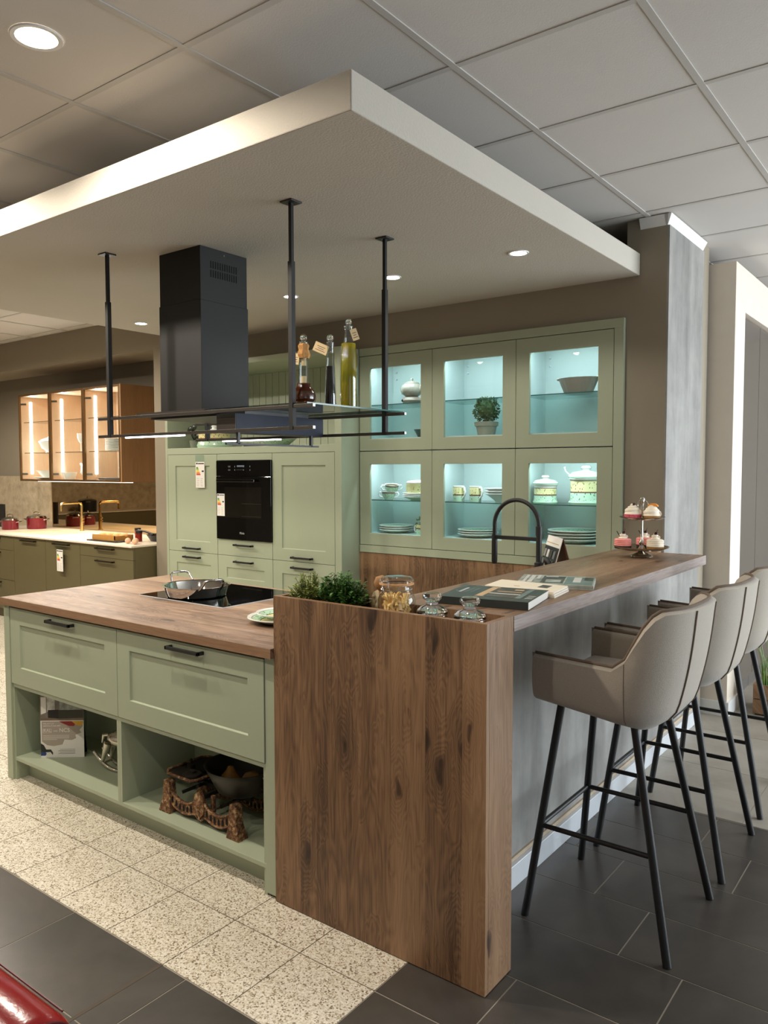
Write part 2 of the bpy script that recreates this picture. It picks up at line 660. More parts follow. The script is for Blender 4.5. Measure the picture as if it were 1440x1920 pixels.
def tile(name, x0, x1, y0, y1, mat, parent, gap=0.0018):
    x0, x1, y0, y1 = x0 + gap, x1 - gap, y0 + gap, y1 - gap
    if x1 - x0 < 0.012 or y1 - y0 < 0.012:
        return
    key = (name, round(x1 - x0, 4), round(y1 - y0, 4))
    if key not in _tiles:
        _tiles[key] = tile_mesh(name, x1 - x0, y1 - y0, mat)
    o = bpy.data.objects.new(name, _tiles[key])
    COL.objects.link(o)
    o.location = (x0, y0, 0)
    o.parent = parent


MB().box(-8.3, -0.2785, -0.4645, 2.2, -0.02, -0.0009).build('tile_bed', plain('brown_grout', srgb(92, 80, 62), 0.9), floor)
# granite-chip tiles, 30 x 30 cm, in front of and left of the island
TX, TY = -0.277, -0.466
for i in range(26):
    for j in range(10):
        x1 = TX - 0.302 * i
        y0 = TY + 0.3 * j
        x0, y1 = x1 - 0.302, y0 + 0.3
        if x0 > -2.76 and y0 > 0.1:
            continue                     # under the island
        if x0 < -5.2 and y0 < 0.2:
            continue
        tile('granite_tile', x0, x1, y0, y1, M['terrazzo'], floor)
# anthracite tiles, 60 x 30 cm, laid in third bond
for r in range(-13, 6):
    y0 = 0.134 + 0.301 * r
    y1 = y0 + 0.301
    off = (0.435 - 0.2 * r) % 0.6
    for c in range(-6, 7):
        x0 = off + 0.6 * c
        x1 = x0 + 0.6
        if y0 > TY - 0.01:
            x0 = max(x0, TX)
        if x1 - x0 < 0.02 or x0 > 1.9 or x0 < -3.3:
            continue
        if y0 < -1.3 and x0 < -2:
            continue
        tile('anthracite_tile', x0, x1, y0, min(y1, 1.66), M['slate'], floor, 0.0024)
# greige tiles at the far end of the bar
for i in range(4):
    for j in range(8):
        tile('greige_tile', -0.27 + 0.6 * i, 0.33 + 0.6 * i, 1.662 + 0.6 * j, 2.262 + 0.6 * j, M['sandtile'], floor, 0.0015)

MB().box(-0.889, -0.876, -1.6, -0.468, -0.002, 0.0006).build('expansion_joint', plain('brown_joint_strip', srgb(72, 60, 46), 0.7), floor)

# ceiling: slab above, exposed grid, one panel per field
ceiling = struct('ceiling', MB().box(XL, XR, YF, YB, ZC + 0.03, ZC + 0.15), M['tbar'])
GX, GY, GP = -0.345, 0.367, 0.627
pm = MB().box(0.012, GP - 0.012, 0.012, GP - 0.012, 0.002, 0.02)
panel_me = bpy.data.meshes.new('ceiling_panel')
panel_me.from_pydata(pm.v, [], pm.f)
panel_me.materials.append(M['tile_ceiling'])
LAMP_PANEL = (-2, -2)
x_idx = range(-12, 7)
y_idx = range(-8, 11)
for i in x_idx:
    for j in y_idx:
        o = bpy.data.objects.new('ceiling_panel', panel_me)
        COL.objects.link(o)
        o.parent = ceiling
        o.location = (GX + GP * i, GY + GP * j, ZC)
grid_mb = MB()
for i in list(x_idx) + [7]:
    grid_mb.box(GX + GP * i - 0.012, GX + GP * i + 0.012, YF, YB, ZC - 0.002, ZC + 0.03)
for j in list(y_idx) + [11]:
    grid_mb.box(XL, XR, GY + GP * j - 0.012, GY + GP * j + 0.012, ZC - 0.001, ZC + 0.03)
grid_mb.build('ceiling_grid', M['tbar'], ceiling)

# outer shell
struct('wall_left', MB().box(XL - 0.1, XL, YF, YB, 0, ZC), M['wall'])
struct('wall_front', MB().box(XL, XR, YF - 0.1, YF, 0, ZC), M['plaster'])
struct('wall_far', MB().box(XL, XR, YB, YB + 0.1, 0, ZC), M['plaster'])
wr = MB()
wr.box(XR, XR + 0.1, YF, -3.8, 0, ZC).box(XR, XR + 0.1, -1.4, 1.5, 0, ZC).box(XR, XR + 0.1, 5.9, YB, 0, ZC)
for a, b in ((-3.8, -1.4), (1.5, 5.9)):
    wr.box(XR, XR + 0.1, a, b, 0, 0.25).box(XR, XR + 0.1, a, b, 2.65, ZC)
struct('wall_right', wr, M['plaster'])
for n, (a, b) in enumerate(((1.5, 5.9), (-3.8, -1.4))):
    w = struct('window_%d' % (n + 1), MB().box(XR + 0.05, XR + 0.06, a, b, 0.25, 2.65), M['glass'])
    fr = MB()
    for y in (a, (a + b) / 2, b):
        fr.box(XR + 0.03, XR + 0.08, y - 0.03, y + 0.03, 0.25, 2.65)
    fr.box(XR + 0.03, XR + 0.08, a, b, 0.25, 0.31).box(XR + 0.03, XR + 0.08, a, b, 2.59, 2.65)
    fr.build('window_frame', M['white'], w)

# back wall: pier right of the cabinets, band above, pier and bulkhead over the olive kitchen
WY = 2.345
wb = MB()
wb.box(-0.468, -0.25, WY, 3.15, 0, ZC)                      # block right of the display cabinets
wb.box(-4.23, -0.468, WY, 3.15, 2.374, 2.709)               # band above cabinets
wb.box(-2.337, -0.468, WY, 3.15, 0, 0.966)                  # behind the splashback
wb.box(-4.66, -4.235, WY, 3.15, 0, 2.592)                   # pier beside the tall cabinets
wb.box(-4.235, -4.23, WY, 3.15, 2.374, 2.592)
wb.box(-4.66, -4.03, WY, 3.15, 2.592, ZC)
wb.box(-9.5, -4.66, WY, 2.77, 2.592, ZC)                    # bulkhead
wb.box(-9.5, -4.66, 2.95, 3.15, 0, ZC)                      # back of the recess
wb.box(-9.6, -9.5, WY, 3.15, 0, ZC)
wall_back = struct('wall_back', wb, M['wall'])
struct('cavity_blackout', MB().box(-4.03, -0.468, 3.15, 3.2, 2.0, ZC).box(-4.05, -4.03, WY, 3.2, 2.71, ZC), M['void'])  # black sheets added behind the gap above the raft to keep it dark
# cement-look cladding on the side of the block, running on as the bar's back panel
struct('wall_bar', MB().box(-0.44, -0.238, 0.165, WY - 0.002, 0, 1.051), M['concrete'])
struct('wall_cladding', MB().box(-0.25, -0.239, WY, 3.0, 0, 2.835), M['concrete'])
struct('baseboard_bar', MB().box(-0.238, -0.214, 0.17, 3.0, 0, 0.086), M['alu'], bevel=0.002)
struct('trim_1', MB().box(-0.238, -0.230, 0.17, 3.0, 0.087, 0.102), plain('beige_trim', srgb(176, 158, 134), 0.6))
# white angled trim where the block meets the ceiling
tr = MB()
tr.add([(-0.395, WY - 0.002, 2.835), (-0.252, WY - 0.002, 2.835), (-0.24, WY - 0.03, ZC - 0.003), (-0.395, WY - 0.03, ZC - 0.003),
        (-0.395, WY, 2.835), (-0.252, WY, 2.835), (-0.24, WY, ZC - 0.003), (-0.395, WY, ZC - 0.003)],
       [(0, 1, 2, 3), (7, 6, 5, 4), (0, 4, 5, 1), (1, 5, 6, 2), (2, 6, 7, 3), (3, 7, 4, 0)])
tr.add([(-0.25, WY - 0.002, 2.835), (-0.25, 3.0, 2.835), (-0.222, 3.0, ZC - 0.003), (-0.222, WY - 0.03, ZC - 0.003),
        (-0.26, WY - 0.002, 2.835), (-0.26, 3.0, 2.835), (-0.26, 3.0, ZC - 0.003), (-0.26, WY - 0.03, ZC - 0.003)],
       [(0, 1, 2, 3), (7, 6, 5, 4), (0, 4, 5, 1), (1, 5, 6, 2), (2, 6, 7, 3), (3, 7, 4, 0)])
struct('trim_2', tr, M['white'])

# suspended plaster raft over the island
SX0, SX1, SY0, SZ0, SZ1 = -4.03, -0.395, -0.117, 2.591, 2.709
struct('ceiling_raft', MB().box(SX0, SX1, SY0, WY - 0.001, SZ0, SZ1), M['plaster'], bevel=0.004)

# white portal at the right with grey tall fronts inside it
pf = MB()
pf.box(-0.262, -0.1, 3.19, 3.44, 0, 2.80)
pf.box(-0.262, -0.1, 3.44, YB, 2.53, 2.80)
struct('wall_portal', pf, M['cream'], bevel=0.003)
struct('baseboard_portal', MB().box(-0.1, -0.088, 3.19, 3.44, 0, 0.09).box(-0.262, -0.088, 3.178, 3.19, 0, 0.09), M['white'])
grey = plain('grey_gloss_front', srgb(88, 81, 74), 0.15, var=0.02)
grey_post = plain('grey_cabinet_side', srgb(88, 84, 80), 0.4)
for k in range(3):
    t = thing('tall_grey_cabinet', ['grey gloss tall cabinet nearest the white portal post', 'middle grey gloss tall cabinet inside the white portal', 'farthest grey gloss tall cabinet inside the white portal'][k], 'cabinet', (-0.15, 3.45 + 0.58 * k, 0), 0, 'grey tall cabinets in the portal')
    y0 = 3.445 + 0.58 * k
    MB().box(-0.26, -0.155, y0, y0 + 0.575, 0.0, 2.525).build('carcass', grey_post, t)
    MB().box(-0.152, -0.132, y0 + 0.002, y0 + 0.573, 0.1, 2.52).build('door', grey, t, bevel=0.002)

# ------------------------------------------------------------------ ceiling lamps
def downlight(name, loc, r, mat, label, group, energy, color, spot, size=0.05, ring=M['white']):
    t = thing(name, label, 'ceiling light', loc, 0, group)
    MB().lathe([(r * 0.92, -0.004), (r * 1.12, -0.005), (r * 1.15, -0.001), (r * 1.15, 0.0)], seg=36, cap=False).build('trim_ring', ring, t, smooth=30, local=True)
    MB().lathe([(0, -0.003), (r * 0.93, -0.003), (r * 0.93, 0.0)], seg=36).build('lens', mat, t, local=True)
    l = lamp(name + '_light', 'SPOT', (loc[0], loc[1], loc[2] - 0.02), energy, color, size, aim=(loc[0], loc[1], 0), spot=spot, blend=0.35)
    return t


WARM = (1.0, 0.905, 0.775)
NEUT = (1.0, 0.95, 0.84)
lab = {0: 'large round warm downlight in the white ceiling panels, upper left'}
warm_spots = [(-1.29, -0.575), (-2.55, -0.575), (-3.8, -0.575), (-1.29, -1.83), (-2.55, -1.83), (-3.8, -1.83), (-0.04, -1.83), (-5.05, 0.68), (-6.3, 0.68), (-7.55, 0.68)]
for k, (x, y) in enumerate(warm_spots):
    if k == 0:
        downlight('ceiling_downlight', (x, y, ZC + 0.001), 0.068, M['lamp_warm'], lab[0], 'warm ceiling downlights', 104, WARM, 168, 0.035)
    else:
        downlight('ceiling_downlight', (x, y, ZC + 0.001), 0.068, M['lamp_warm'], 'unseen round warm ceiling downlight added outside the picture', 'warm ceiling downlights', (150 if y > 0 else 104 if y > -1 else 45), WARM, 168, 0.035)  # unseen downlights, added as light sources
raft = [(-0.71, 1.54, 'small round spot in the raft above the right end of the glass cabinets'),
        (-1.483, 1.555, 'small round spot in the raft behind the rear right hood rod'),
        (-2.254, 1.56, 'small round spot in the raft behind the front right hood rod'),
        (-3.02, 1.55, 'small round spot in the raft hidden behind the hood chimney'),
        (-3.714, 1.54, 'small round spot in the raft left of the hood chimney')]
for x, y, l in raft:
    downlight('raft_spot', (x, y, SZ0), 0.043, M['lamp_cool'], l, 'small spots in the plaster raft', 17, NEUT, 140, 0.03)

# ================================================================== ISLAND
FY = 0.004                  # plane of the island fronts


def handle(name, x, y, z, parent, w=0.2, mat=None, d=0.032):
    mb = MB()
    mb.box(x - w / 2, x + w / 2, y - d, y - d + 0.010, z - 0.007, z + 0.007)
    mb.box(x - w / 2, x - w / 2 + 0.010, y - d, y, z - 0.007, z + 0.007)
    mb.box(x + w / 2 - 0.010, x + w / 2, y - d, y, z - 0.007, z + 0.007)
    return mb.build(name, mat or M['black'], parent, bevel=0.0015)


def island_unit(x0, x1, label, left):
    t = thing('island_cabinet', label, 'cabinet', ((x0 + x1) / 2, 0.5, 0), 0, 'sage island cabinets')
    a, b = (-2.735, -1.797) if left else (-1.797, -0.853)
    body = MB()
    body.box(a, b, 0.40, 0.985, 0.1, 0.876)                     # rear body
    body.box(a + 0.02, b - 0.02, 0.026, 0.40, 0.487, 0.876)     # drawer box
    body.build('carcass', M['sage'], t)
    # open compartment
    ia, ib = (-2.672, -1.813) if left else (-1.781, -0.921)
    MB().box(a + (0.06 if left else 0), b - (0 if left else 0.05), 0.010, 0.40, 0.099, 0.116).build('shelf_bottom', M['sage'], t, bevel=0.001)
    MB().box(a + (0.06 if left else 0), b - (0 if left else 0.05), 0.010, 0.40, 0.469, 0.487).build('shelf_top', M['sage'], t, bevel=0.001)
    if left:
        MB().box(-1.813, -1.7975, 0.010, 0.40, 0.116, 0.469).build('divider', M['sage'], t)
        MB().box(-2.735, -2.685, 0.0, 0.40, 0, 0.876).build('end_panel', M['sage'], t, bevel=0.0015)
        MB().box(-2.685, -2.672, 0.012, 0.40, 0.0, 0.487).build('inner_side', M['sage'], t)
        MB().box(-2.672, b, 0.076, 0.09, 0, 0.099).build('plinth', M['sage'], t)
        d = MB().shaker(-2.683, -1.7955, 0.489, 0.866, FY, 0.02, -2.594, -1.885, 0.574, 0.787).build('drawer_front', M['sage'], t, bevel=0.0012)
        handle('handle', -2.213, FY, 0.843, d)
    else:
        MB().box(-1.7965, -1.781, 0.010, 0.40, 0.116, 0.469).build('divider', M['sage'], t)
        MB().box(-0.9055, -0.853, 0.008, 0.40, 0.012, 0.876).build('end_panel', M['sage'], t, bevel=0.0015)
        MB().box(-0.921, -0.9055, 0.012, 0.40, 0.0, 0.487).build('inner_side', M['sage'], t)
        MB().box(a, -0.921, 0.076, 0.09, 0, 0.099).build('plinth', M['sage'], t)
        d = MB().shaker(-1.7925, -0.908, 0.489, 0.866, FY, 0.02, -1.706, -0.992, 0.573, 0.785).build('drawer_front', M['sage'], t, bevel=0.0012)
        handle('handle', -1.329, FY, 0.843, d)
    return t


island_unit(-2.735, -1.797, 'sage island cabinet with the brochure stand in its open shelf, left of two', True)
island_unit(-1.797, -0.853, 'sage island cabinet with the old iron scale in its open shelf', False)

HW = 0.914
wt = thing('worktop', 'thick oak-look worktop of the cooking island carrying the black hob', 'worktop', (-1.8, 0.5, 0.877))
wtb = MB()
# L-shaped: island plus the hidden sink leg behind the bar
poly = [(-2.735, -0.0146), (-0.853, -0.0146), (-0.853, 0.163), (-0.482, 0.163), (-0.482, 2.318), (-1.05, 2.318), (-1.05, 1.0), (-2.735, 1.0)]
wtb.prism(poly, 'Z', 0.878, HW)
wtb.build('board', M['oak_x'], wt, bevel=0.0015)
MB().box(-2.736, -0.8525, -0.0166, -0.0146, 0.8785, HW - 0.0008).build('edge_band', M['oak_edge'], wt)
t = thing('sink_cabinet', 'sage base cabinet behind the bar carrying the sink worktop', 'cabinet', (-0.75, 1.3, 0))
MB().box(-1.03, -0.483, 1.0, 2.31, 0.0, 0.877).build('carcass', M['sage'], t)
for k in range(2):
    MB().box(-1.05, -1.03, 1.02 + 0.64 * k, 1.65 + 0.64 * k, 0.1, 0.87).build('door', M['sage'], t, bevel=0.001)

# wooden end box with the herb trough
tb = thing('bar_end_box', 'tall rustic oak end panel of the bar with a planter trough on top', 'bar', (-0.42, 0.08, 0))
MB().box(-0.852, 0.0, 0.0, 0.019, 0.003, 1.10).build('front_panel', M['oak_v'], tb, bevel=0.0008)
MB().box(-0.019, 0.0, 0.0195, 0.161, 0.003, 1.10).build('side_panel', M['oak_v'], tb, bevel=0.0008)
MB().box(-0.852, -0.833, 0.0195, 0.161, 0.003, 1.10).build('side_panel', M['oak_v'], tb, bevel=0.0008)
MB().box(-0.833, -0.019, 0.145, 0.161, 0.003, 1.10).build('back_panel', M['oak_v'], tb)
MB().box(-0.833, -0.019, 0.0195, 0.145, 1.01, 1.02).build('trough_floor', M['oak_x'], tb)
MB().box(-0.8515, -0.0005, 0.0005, 0.0185, 1.10, 1.1008).box(-0.0185, -0.0005, 0.0185, 0.1605, 1.10, 1.1008).box(-0.833, -0.0185, 0.1455, 0.1605, 1.10, 1.1008).build('top_edge', M['oak_edge'], tb)

# bar top
bt = thing('bar_counter', 'thick oak-look bar counter with magazines and the cake stand on it', 'counter', (-0.24, 1.2, 1.0525))
MB().prism([(-0.48, 0.1625), (0.0, 0.1625), (0.0, 2.256), (-0.253, 2.256), (-0.253, WY - 0.002), (-0.48, WY - 0.002)], 'Z', 1.0525, 1.10).build('board', M['oak_y'], bt, bevel=0.0012)
bar_edge_daylit = wood('daylit_bar_edge_grain', 'Y', srgb(124, 108, 100), srgb(164, 150, 144), srgb(190, 178, 174), plank=0.012, knots=False, contrast=0.7)  # daylight on the bar edge is put into these paler, greyer oak tones
MB().box(0.0, 0.0015, 0.1625, 2.256, 1.053, 1.0995).build('edge_band', bar_edge_daylit, bt)

# splashback under the glass cabinets
one('splashback', MB().box(-2.336, -0.47, 2.322, WY - 0.001, 0.0, 0.966), M['oak_v'], 'rustic oak splashback panel below the glass cabinets', 'splashback')

# ------------------------------------------------------------------ hob, pan, plates on the island
hb = thing('induction_hob', 'black glass induction hob with steel rim set in the island worktop', 'hob', (-1.92, 0.69, HW))
MB().box(-2.229, -1.604, 0.428, 0.95, HW, HW + 0.003).build('steel_rim', M['alu'], hb, bevel=0.001)
MB().box(-2.225, -1.608, 0.432, 0.946, HW + 0.003, HW + 0.0055).build('glass_plate', M['blackglass'], hb)

pan = thing('serving_pan', 'polished steel two-handled pan standing on the hob', 'pan', (-1.965, 0.575, HW + 0.0055))
MB().lathe([(0.0, 0), (0.134, 0), (0.144, 0.006), (0.151, 0.03), (0.156, 0.050), (0.166, 0.054), (0.166, 0.057), (0.153, 0.055), (0.146, 0.03), (0.138, 0.012), (0, 0.009)], seg=48).build('bowl', M['chrome'], pan, smooth=35, local=True)
for s in (1, -1):
    a0 = math.radians(-14 if s > 0 else 166)
    cx, sy = math.cos(a0), math.sin(a0)
    px, py = -sy, cx
    pts = []
    for u, r, z in ((-0.056, 0.148, 0.046), (-0.055, 0.168, 0.060), (-0.048, 0.192, 0.090), (-0.034, 0.200, 0.098), (0.034, 0.200, 0.098), (0.048, 0.192, 0.090), (0.055, 0.168, 0.060), (0.056, 0.148, 0.046)):
        pts.append((cx * r + px * u, sy * r + py * u, z))
    MB().tube(pts, 0.0055, 8).build('handle', M['chrome'], pan, smooth=50, local=True)


# ------------------------------------------------------------------ painted tableware materials
def banded(name, bands, axis_z=True, leaves=0.0):
    """painted ceramic: (z from, colour) bands in object space, optional leaf dabs on band index 1"""
    m, nt, b = newmat(name)
    t = nt.nodes.new('ShaderNodeTexCoord')
    s = nt.nodes.new('ShaderNodeSeparateXYZ')
    nt.links.new(t.outputs['Object'], s.inputs[0])
    if axis_z:
        h = s.outputs[2]
        top = bands[-1][0] * 1.25 + 0.01
    else:
        h = math_(nt, 'SQRT', math_(nt, 'ADD', math_(nt, 'POWER', s.outputs[0], 2.0), math_(nt, 'POWER', s.outputs[1], 2.0)))
        top = bands[-1][0] * 1.25
    r = nt.nodes.new('ShaderNodeValToRGB')
    r.color_ramp.interpolation = 'CONSTANT'
    e = r.color_ramp.elements
    e[0].position, e[0].color = 0.0, bands[0][1]
    e[1].position, e[1].color = max(0.001, bands[1][0] / top), bands[1][1]
    for z, c in bands[2:]:
        x = e.new(max(0.001, min(1, z / top)))
        x.color = c
    nt.links.new(math_(nt, 'DIVIDE', h, top), r.inputs[0])
    col = r.outputs[0]
    if leaves:
        vo = node(nt, 'ShaderNodeTexVoronoi', i_Scale=leaves)
        mp = nt.nodes.new('ShaderNodeMapping')
        mp.inputs['Scale'].default_value = (1.6, 1.6, 0.8)
        nt.links.new(t.outputs['Object'], mp.inputs[0])
        nt.links.new(mp.outputs[0], vo.inputs['Vector'])
        mk = math_(nt, 'LESS_THAN', vo.outputs['Distance'], 0.26)
        hz = bands
        inz = math_(nt, 'MULTIPLY', math_(nt, 'GREATER_THAN', h, bands[0][2] if len(bands[0]) > 2 else bands[1][0]), math_(nt, 'LESS_THAN', h, bands[0][3] if len(bands[0]) > 3 else bands[-1][0]))
        mx = nt.nodes.new('ShaderNodeMix')
        mx.data_type = 'RGBA'
        nt.links.new(math_(nt, 'MULTIPLY', mk, inz), mx.inputs['Factor'])
        nt.links.new(col, mx.inputs[6])
        mx.inputs[7].default_value = srgb(56, 82, 40)
        col = mx.outputs[2]
    nt.links.new(col, b.inputs['Base Color'])
    b.inputs['Roughness'].default_value = 0.18
    return m


WHITE, CREAM, MINT, RUST, DGREEN = srgb(236, 236, 230), srgb(226, 214, 160), srgb(186, 216, 188), srgb(112, 66, 48), srgb(60, 84, 50)


def plate_mat(r):
    key = 'plate_%d' % round(r * 1000)
    if key not in M:
        M[key] = banded('painted_plate', [(0, srgb(222, 208, 140), r * 0.62, r * 0.84), (r * 0.58, DGREEN), (r * 0.61, MINT), (r * 0.85, RUST), (r * 0.87, WHITE)], axis_z=False, leaves=60)
    return M[key]


M['plate_deco'] = M['plate_big'] = None
M['canister_s'] = banded('painted_canister_small', [(0, MINT, 0.012, 0.095), (0.018, MINT), (0.048, RUST), (0.056, CREAM), (0.092, RUST), (0.096, WHITE)], leaves=75)
M['canister_l'] = banded('painted_canister_large', [(0, MINT, 0.02, 0.135), (0.03, MINT), (0.068, RUST), (0.076, CREAM), (0.138, RUST), (0.142, WHITE)], leaves=60)
M['mug'] = banded('painted_mug', [(0, MINT, 0.01, 0.085), (0.008, MINT), (0.038, RUST), (0.046, CREAM), (0.092, RUST), (0.095, WHITE)], leaves=80)
M['cup'] = banded('painted_cup', [(0, MINT, 0.008, 0.045), (0.01, MINT), (0.042, RUST), (0.05, WHITE)], leaves=80)


def plate(loc, r, label, mat, group=None, h=0.022):
    p = MB().lathe([(0, 0), (r * 0.55, 0), (r * 0.6, 0.004), (r * 0.98, h), (r, h + 0.002), (r * 0.99, h + 0.005), (r * 0.62, 0.010), (r * 0.55, 0.006), (0, 0.006)], seg=44)
    p.v = [(v[0] + loc[0], v[1] + loc[1], v[2] + loc[2]) for v in p.v]
    return one('plate', p, plate_mat(r), label, 'plate', loc, group, smooth=35)


for k, (r, dz, l) in enumerate(((0.135, 0.0, 'lower green-rimmed plate on the island worktop beside the oak end panel'), (0.10, 0.017, 'small upper green-rimmed plate on the island worktop beside the oak end panel'))):
    plate((-1.175, 0.36, HW + dz), r, l, M['plate_deco'], 'plates on the island')

# ================================================================== COOKER HOOD hanging from the raft
hd = thing('cooker_hood', 'black island cooker hood with chimney, hanging rods and smoked glass shelf', 'cooker hood', (-1.69, 0.65, 1.64))
ch = MB()
ch.box(-2.139, -1.829, 0.511, 0.811, 1.80, 2.34)
ch.box(-2.136, -1.832, 0.514, 0.808, 2.34, SZ0)
chim = ch.build('chimney', M['blacksteel'], hd, bevel=0.0015)
gr = MB()
for k in range(12):
    for r in range(2):
        y = 0.575 + 0.0145 * k
        gr.box(-1.8325, -1.8312, y, y + 0.007, 2.455 + 0.042 * r, 2.455 + 0.042 * r + 0.034)
tag(gr.build('vent_slots', M['void'], chim), kind='stuff')
MB().lathe([(0, 0), (0.004, 0), (0.004, 0.0015), (0, 0.0015)], (-1.832, 0.66, 2.57), 10, 'X').build('screw', M['chrome'], chim)
MB().box(-2.13, -1.62, 0.365, 0.94, 1.8005, 1.811).build('base_plate', M['graphite'], hd)
MB().box(-2.137, -1.47, 0.45, 0.86, 1.785, 1.7995).build('intake_plate', M['black'], hd)
box_ = MB().box(-1.575, -1.452, 0.38, 0.945, 1.702, 1.7845).build('blower_box', M['bluesteel'], hd, bevel=0.001)
MB().box(-1.574, -1.453, 0.3785, 0.38, 1.704, 1.783).build('warm_lit_front', M['graphite'], box_)  # added sheet, its browner tone paints the warm light on the box front
for y in (0.345, 0.956):
    for z in (1.7925, 1.706):
        b_ = MB().box(-2.412, -0.968, y - 0.0075, y + 0.0075, z - 0.0068, z + 0.0068).build('frame_bar', M['graphite'], hd, bevel=0.001)
        MB().box(-0.968, -0.9665, y - 0.0065, y + 0.0065, z - 0.0058, z + 0.0058).build('end_cap', M['alu'], b_)
    led = MB().box(-2.19, -1.753, y - 0.0055, y + 0.0055, 1.693, 1.699).build('led_strip', M['led'], hd)
    lamp('hood_led_light', 'AREA', (-1.97, y, 1.690), 1.6, (0.95, 0.96, 1.0), 0.42, 0.01, aim=(-1.97, y, 0.9))
for x in (-2.318, -1.083):
    for y in (0.345, 0.956):
        rd = MB()
        rd.box(x - 0.0105, x + 0.0105, y - 0.0105, y + 0.0105, 1.699, 2.36)
        rd.box(x - 0.0075, x + 0.0075, y - 0.0075, y + 0.0075, 2.36, SZ0 - 0.006)
        r_ = rd.build('hanging_rod', M['blacksteel'], hd, bevel=0.0008)
        MB().box(x - 0.031, x + 0.031, y - 0.031, y + 0.031, SZ0 - 0.0065, SZ0).build('ceiling_plate', M['black'], r_, bevel=0.001)
MB().box(-1.61, -1.0, 0.34, 0.985, 1.8, 1.806).build('glass_shelf', M['smoked'], hd)
MB().box(-1.0, -0.999, 0.34, 0.985, 1.8, 1.806).build('glass_edge', M['edgeglass'], hd)
# utensil rail under the blower box
rl = MB()
rl.bar((-1.46, 0.33, 1.652), (-1.46, 0.915, 1.652), 0.012, 0.008)
for y in (0.40, 0.865):
    rl.bar((-1.46, y, 1.652), (-1.46, y, 1.703), 0.012, 0.012)
rl.build('utensil_rail', M['black'], hd)


# ------------------------------------------------------------------ three bottles on the hood shelf
def bottle(loc, prof, fill, liq, label, tagdef, extra=None):
    """prof: outer (r,z) profile; fill: liquid height"""
    t = thing('oil_bottle', label, 'bottle', loc, 0, 'bottles on the hood shelf')
    MB().lathe(prof + [(prof[-1][0] * 0.7, prof[-1][1]), (prof[-1][0] * 0.7, prof[-1][1] - 0.04)], seg=24, cap=False).build('glass_body', M['bottleglass'], t, smooth=50, local=True)
    ins = [(0, 0.006)]
    for r, z in prof[1:]:
        if z + 0.006 >= fill:
            break
        ins.append((max(0.004, r - 0.003), z + 0.006))
    ins.append((ins[-1][0], fill))
    ins.append((0, fill))
    MB().lathe(ins, seg=24).build('liquid', liq, t, smooth=50, local=True)
    zt = prof[-1][1]
    st = MB().cyl((0, 0, zt - 0.012), 0.0075, 0.02)
    st.ball((0, 0, zt + 0.018), 0.0145, 14)
    st.build('stopper', SOLIDGLASS, t, smooth=50, local=True)
    (tx, ty, tz, w, h, rz, ry) = tagdef
    tg = MB().box(-w / 2, w / 2, -0.0006, 0.0006, -h, 0)
    o = tg.build('paper_tag', M['kraft'], t, local=True)
    o.location = (tx, ty, tz)
    o.rotation_euler = (0, ry, rz)
    ln = MB()
    for k, lw in enumerate((0.6, 0.45, 0.7)):
        ln.box(-w * lw / 2, w * lw / 2, -0.0012, -0.0006, -h * (0.35 + 0.2 * k) - 0.001, -h * (0.35 + 0.2 * k) + 0.001)
    ln.build('tag_writing', M['ink'], o, local=True)
    return t


M['kraft'] = plain('kraft_paper_tag', srgb(206, 182, 140), 0.8)
M['oil_amber'] = liquid('amber_liqueur', srgb(112, 48, 12), 0.8)
M['oil_dark'] = plain('dark_vinegar', srgb(14, 9, 8), 0.15)
M['oil_green'] = liquid('herb_oil', srgb(176, 160, 26), 0.6)
M['raffia'] = plain('raffia_paper', srgb(176, 128, 74), 0.9, var=0.2, nscale=60)
HS = 1.8062
b1 = bottle((-1.095, 0.425, HS), [(0, 0), (0.038, 0.0), (0.048, 0.010), (0.051, 0.028), (0.046, 0.048), (0.030, 0.066), (0.021, 0.078), (0.0185, 0.11), (0.017, 0.17), (0.0155, 0.235), (0.018, 0.24), (0.018, 0.25)], 0.0835, M['oil_amber'],
            'round-bellied bottle of amber liqueur on the hood shelf, paper collar at its neck', (-0.022, -0.02, 0.205, 0.03, 0.045, 0.25, 0.1))
MB().lathe([(0.021, 0.185), (0.026, 0.20), (0.019, 0.222), (0.022, 0.236), (0.017, 0.245)], seg=14, flute=7, amp=0.08).build('paper_collar', M['raffia'], b1, smooth=30, local=True)
MB().cyl((0, 0, 0.083), 0.0115, 0.03).cyl((0, 0, 0.155), 0.0095, 0.03).build('inner_cork', M['kraft'], b1, local=True)
b2 = bottle((-1.085, 0.578, HS), [(0, 0), (0.024, 0.0), (0.0245, 0.01), (0.0225, 0.08), (0.019, 0.16), (0.0155, 0.20), (0.0145, 0.25), (0.017, 0.258), (0.017, 0.268)], 0.168, M['oil_dark'],
            'slim bottle of dark vinegar on the hood shelf, middle of the three bottles', (-0.026, -0.018, 0.262, 0.062, 0.040, 0.5, 0.42))
b3 = bottle((-1.115, 0.735, HS), [(0, 0), (0.036, 0.0), (0.038, 0.008), (0.038, 0.23), (0.034, 0.255), (0.021, 0.29), (0.0175, 0.31), (0.0175, 0.345), (0.020, 0.35), (0.020, 0.36)], 0.285, M['oil_green'],
            'tall bottle of yellow-green herb oil at the right end of the hood shelf', (0.028, -0.006, 0.345, 0.03, 0.05, 0.9, -0.35))
hb_ = MB()
for k in range(26):
    a = random.uniform(0, 2 * PI)
    z = random.uniform(0.03, 0.25)
    r = random.uniform(0.004, 0.022)
    hb_.bar((r * math.cos(a), r * math.sin(a), z), (r * math.cos(a + 0.5) + 0.004, r * math.sin(a + 0.5), z + random.uniform(0.01, 0.03)), 0.003, 0.001)
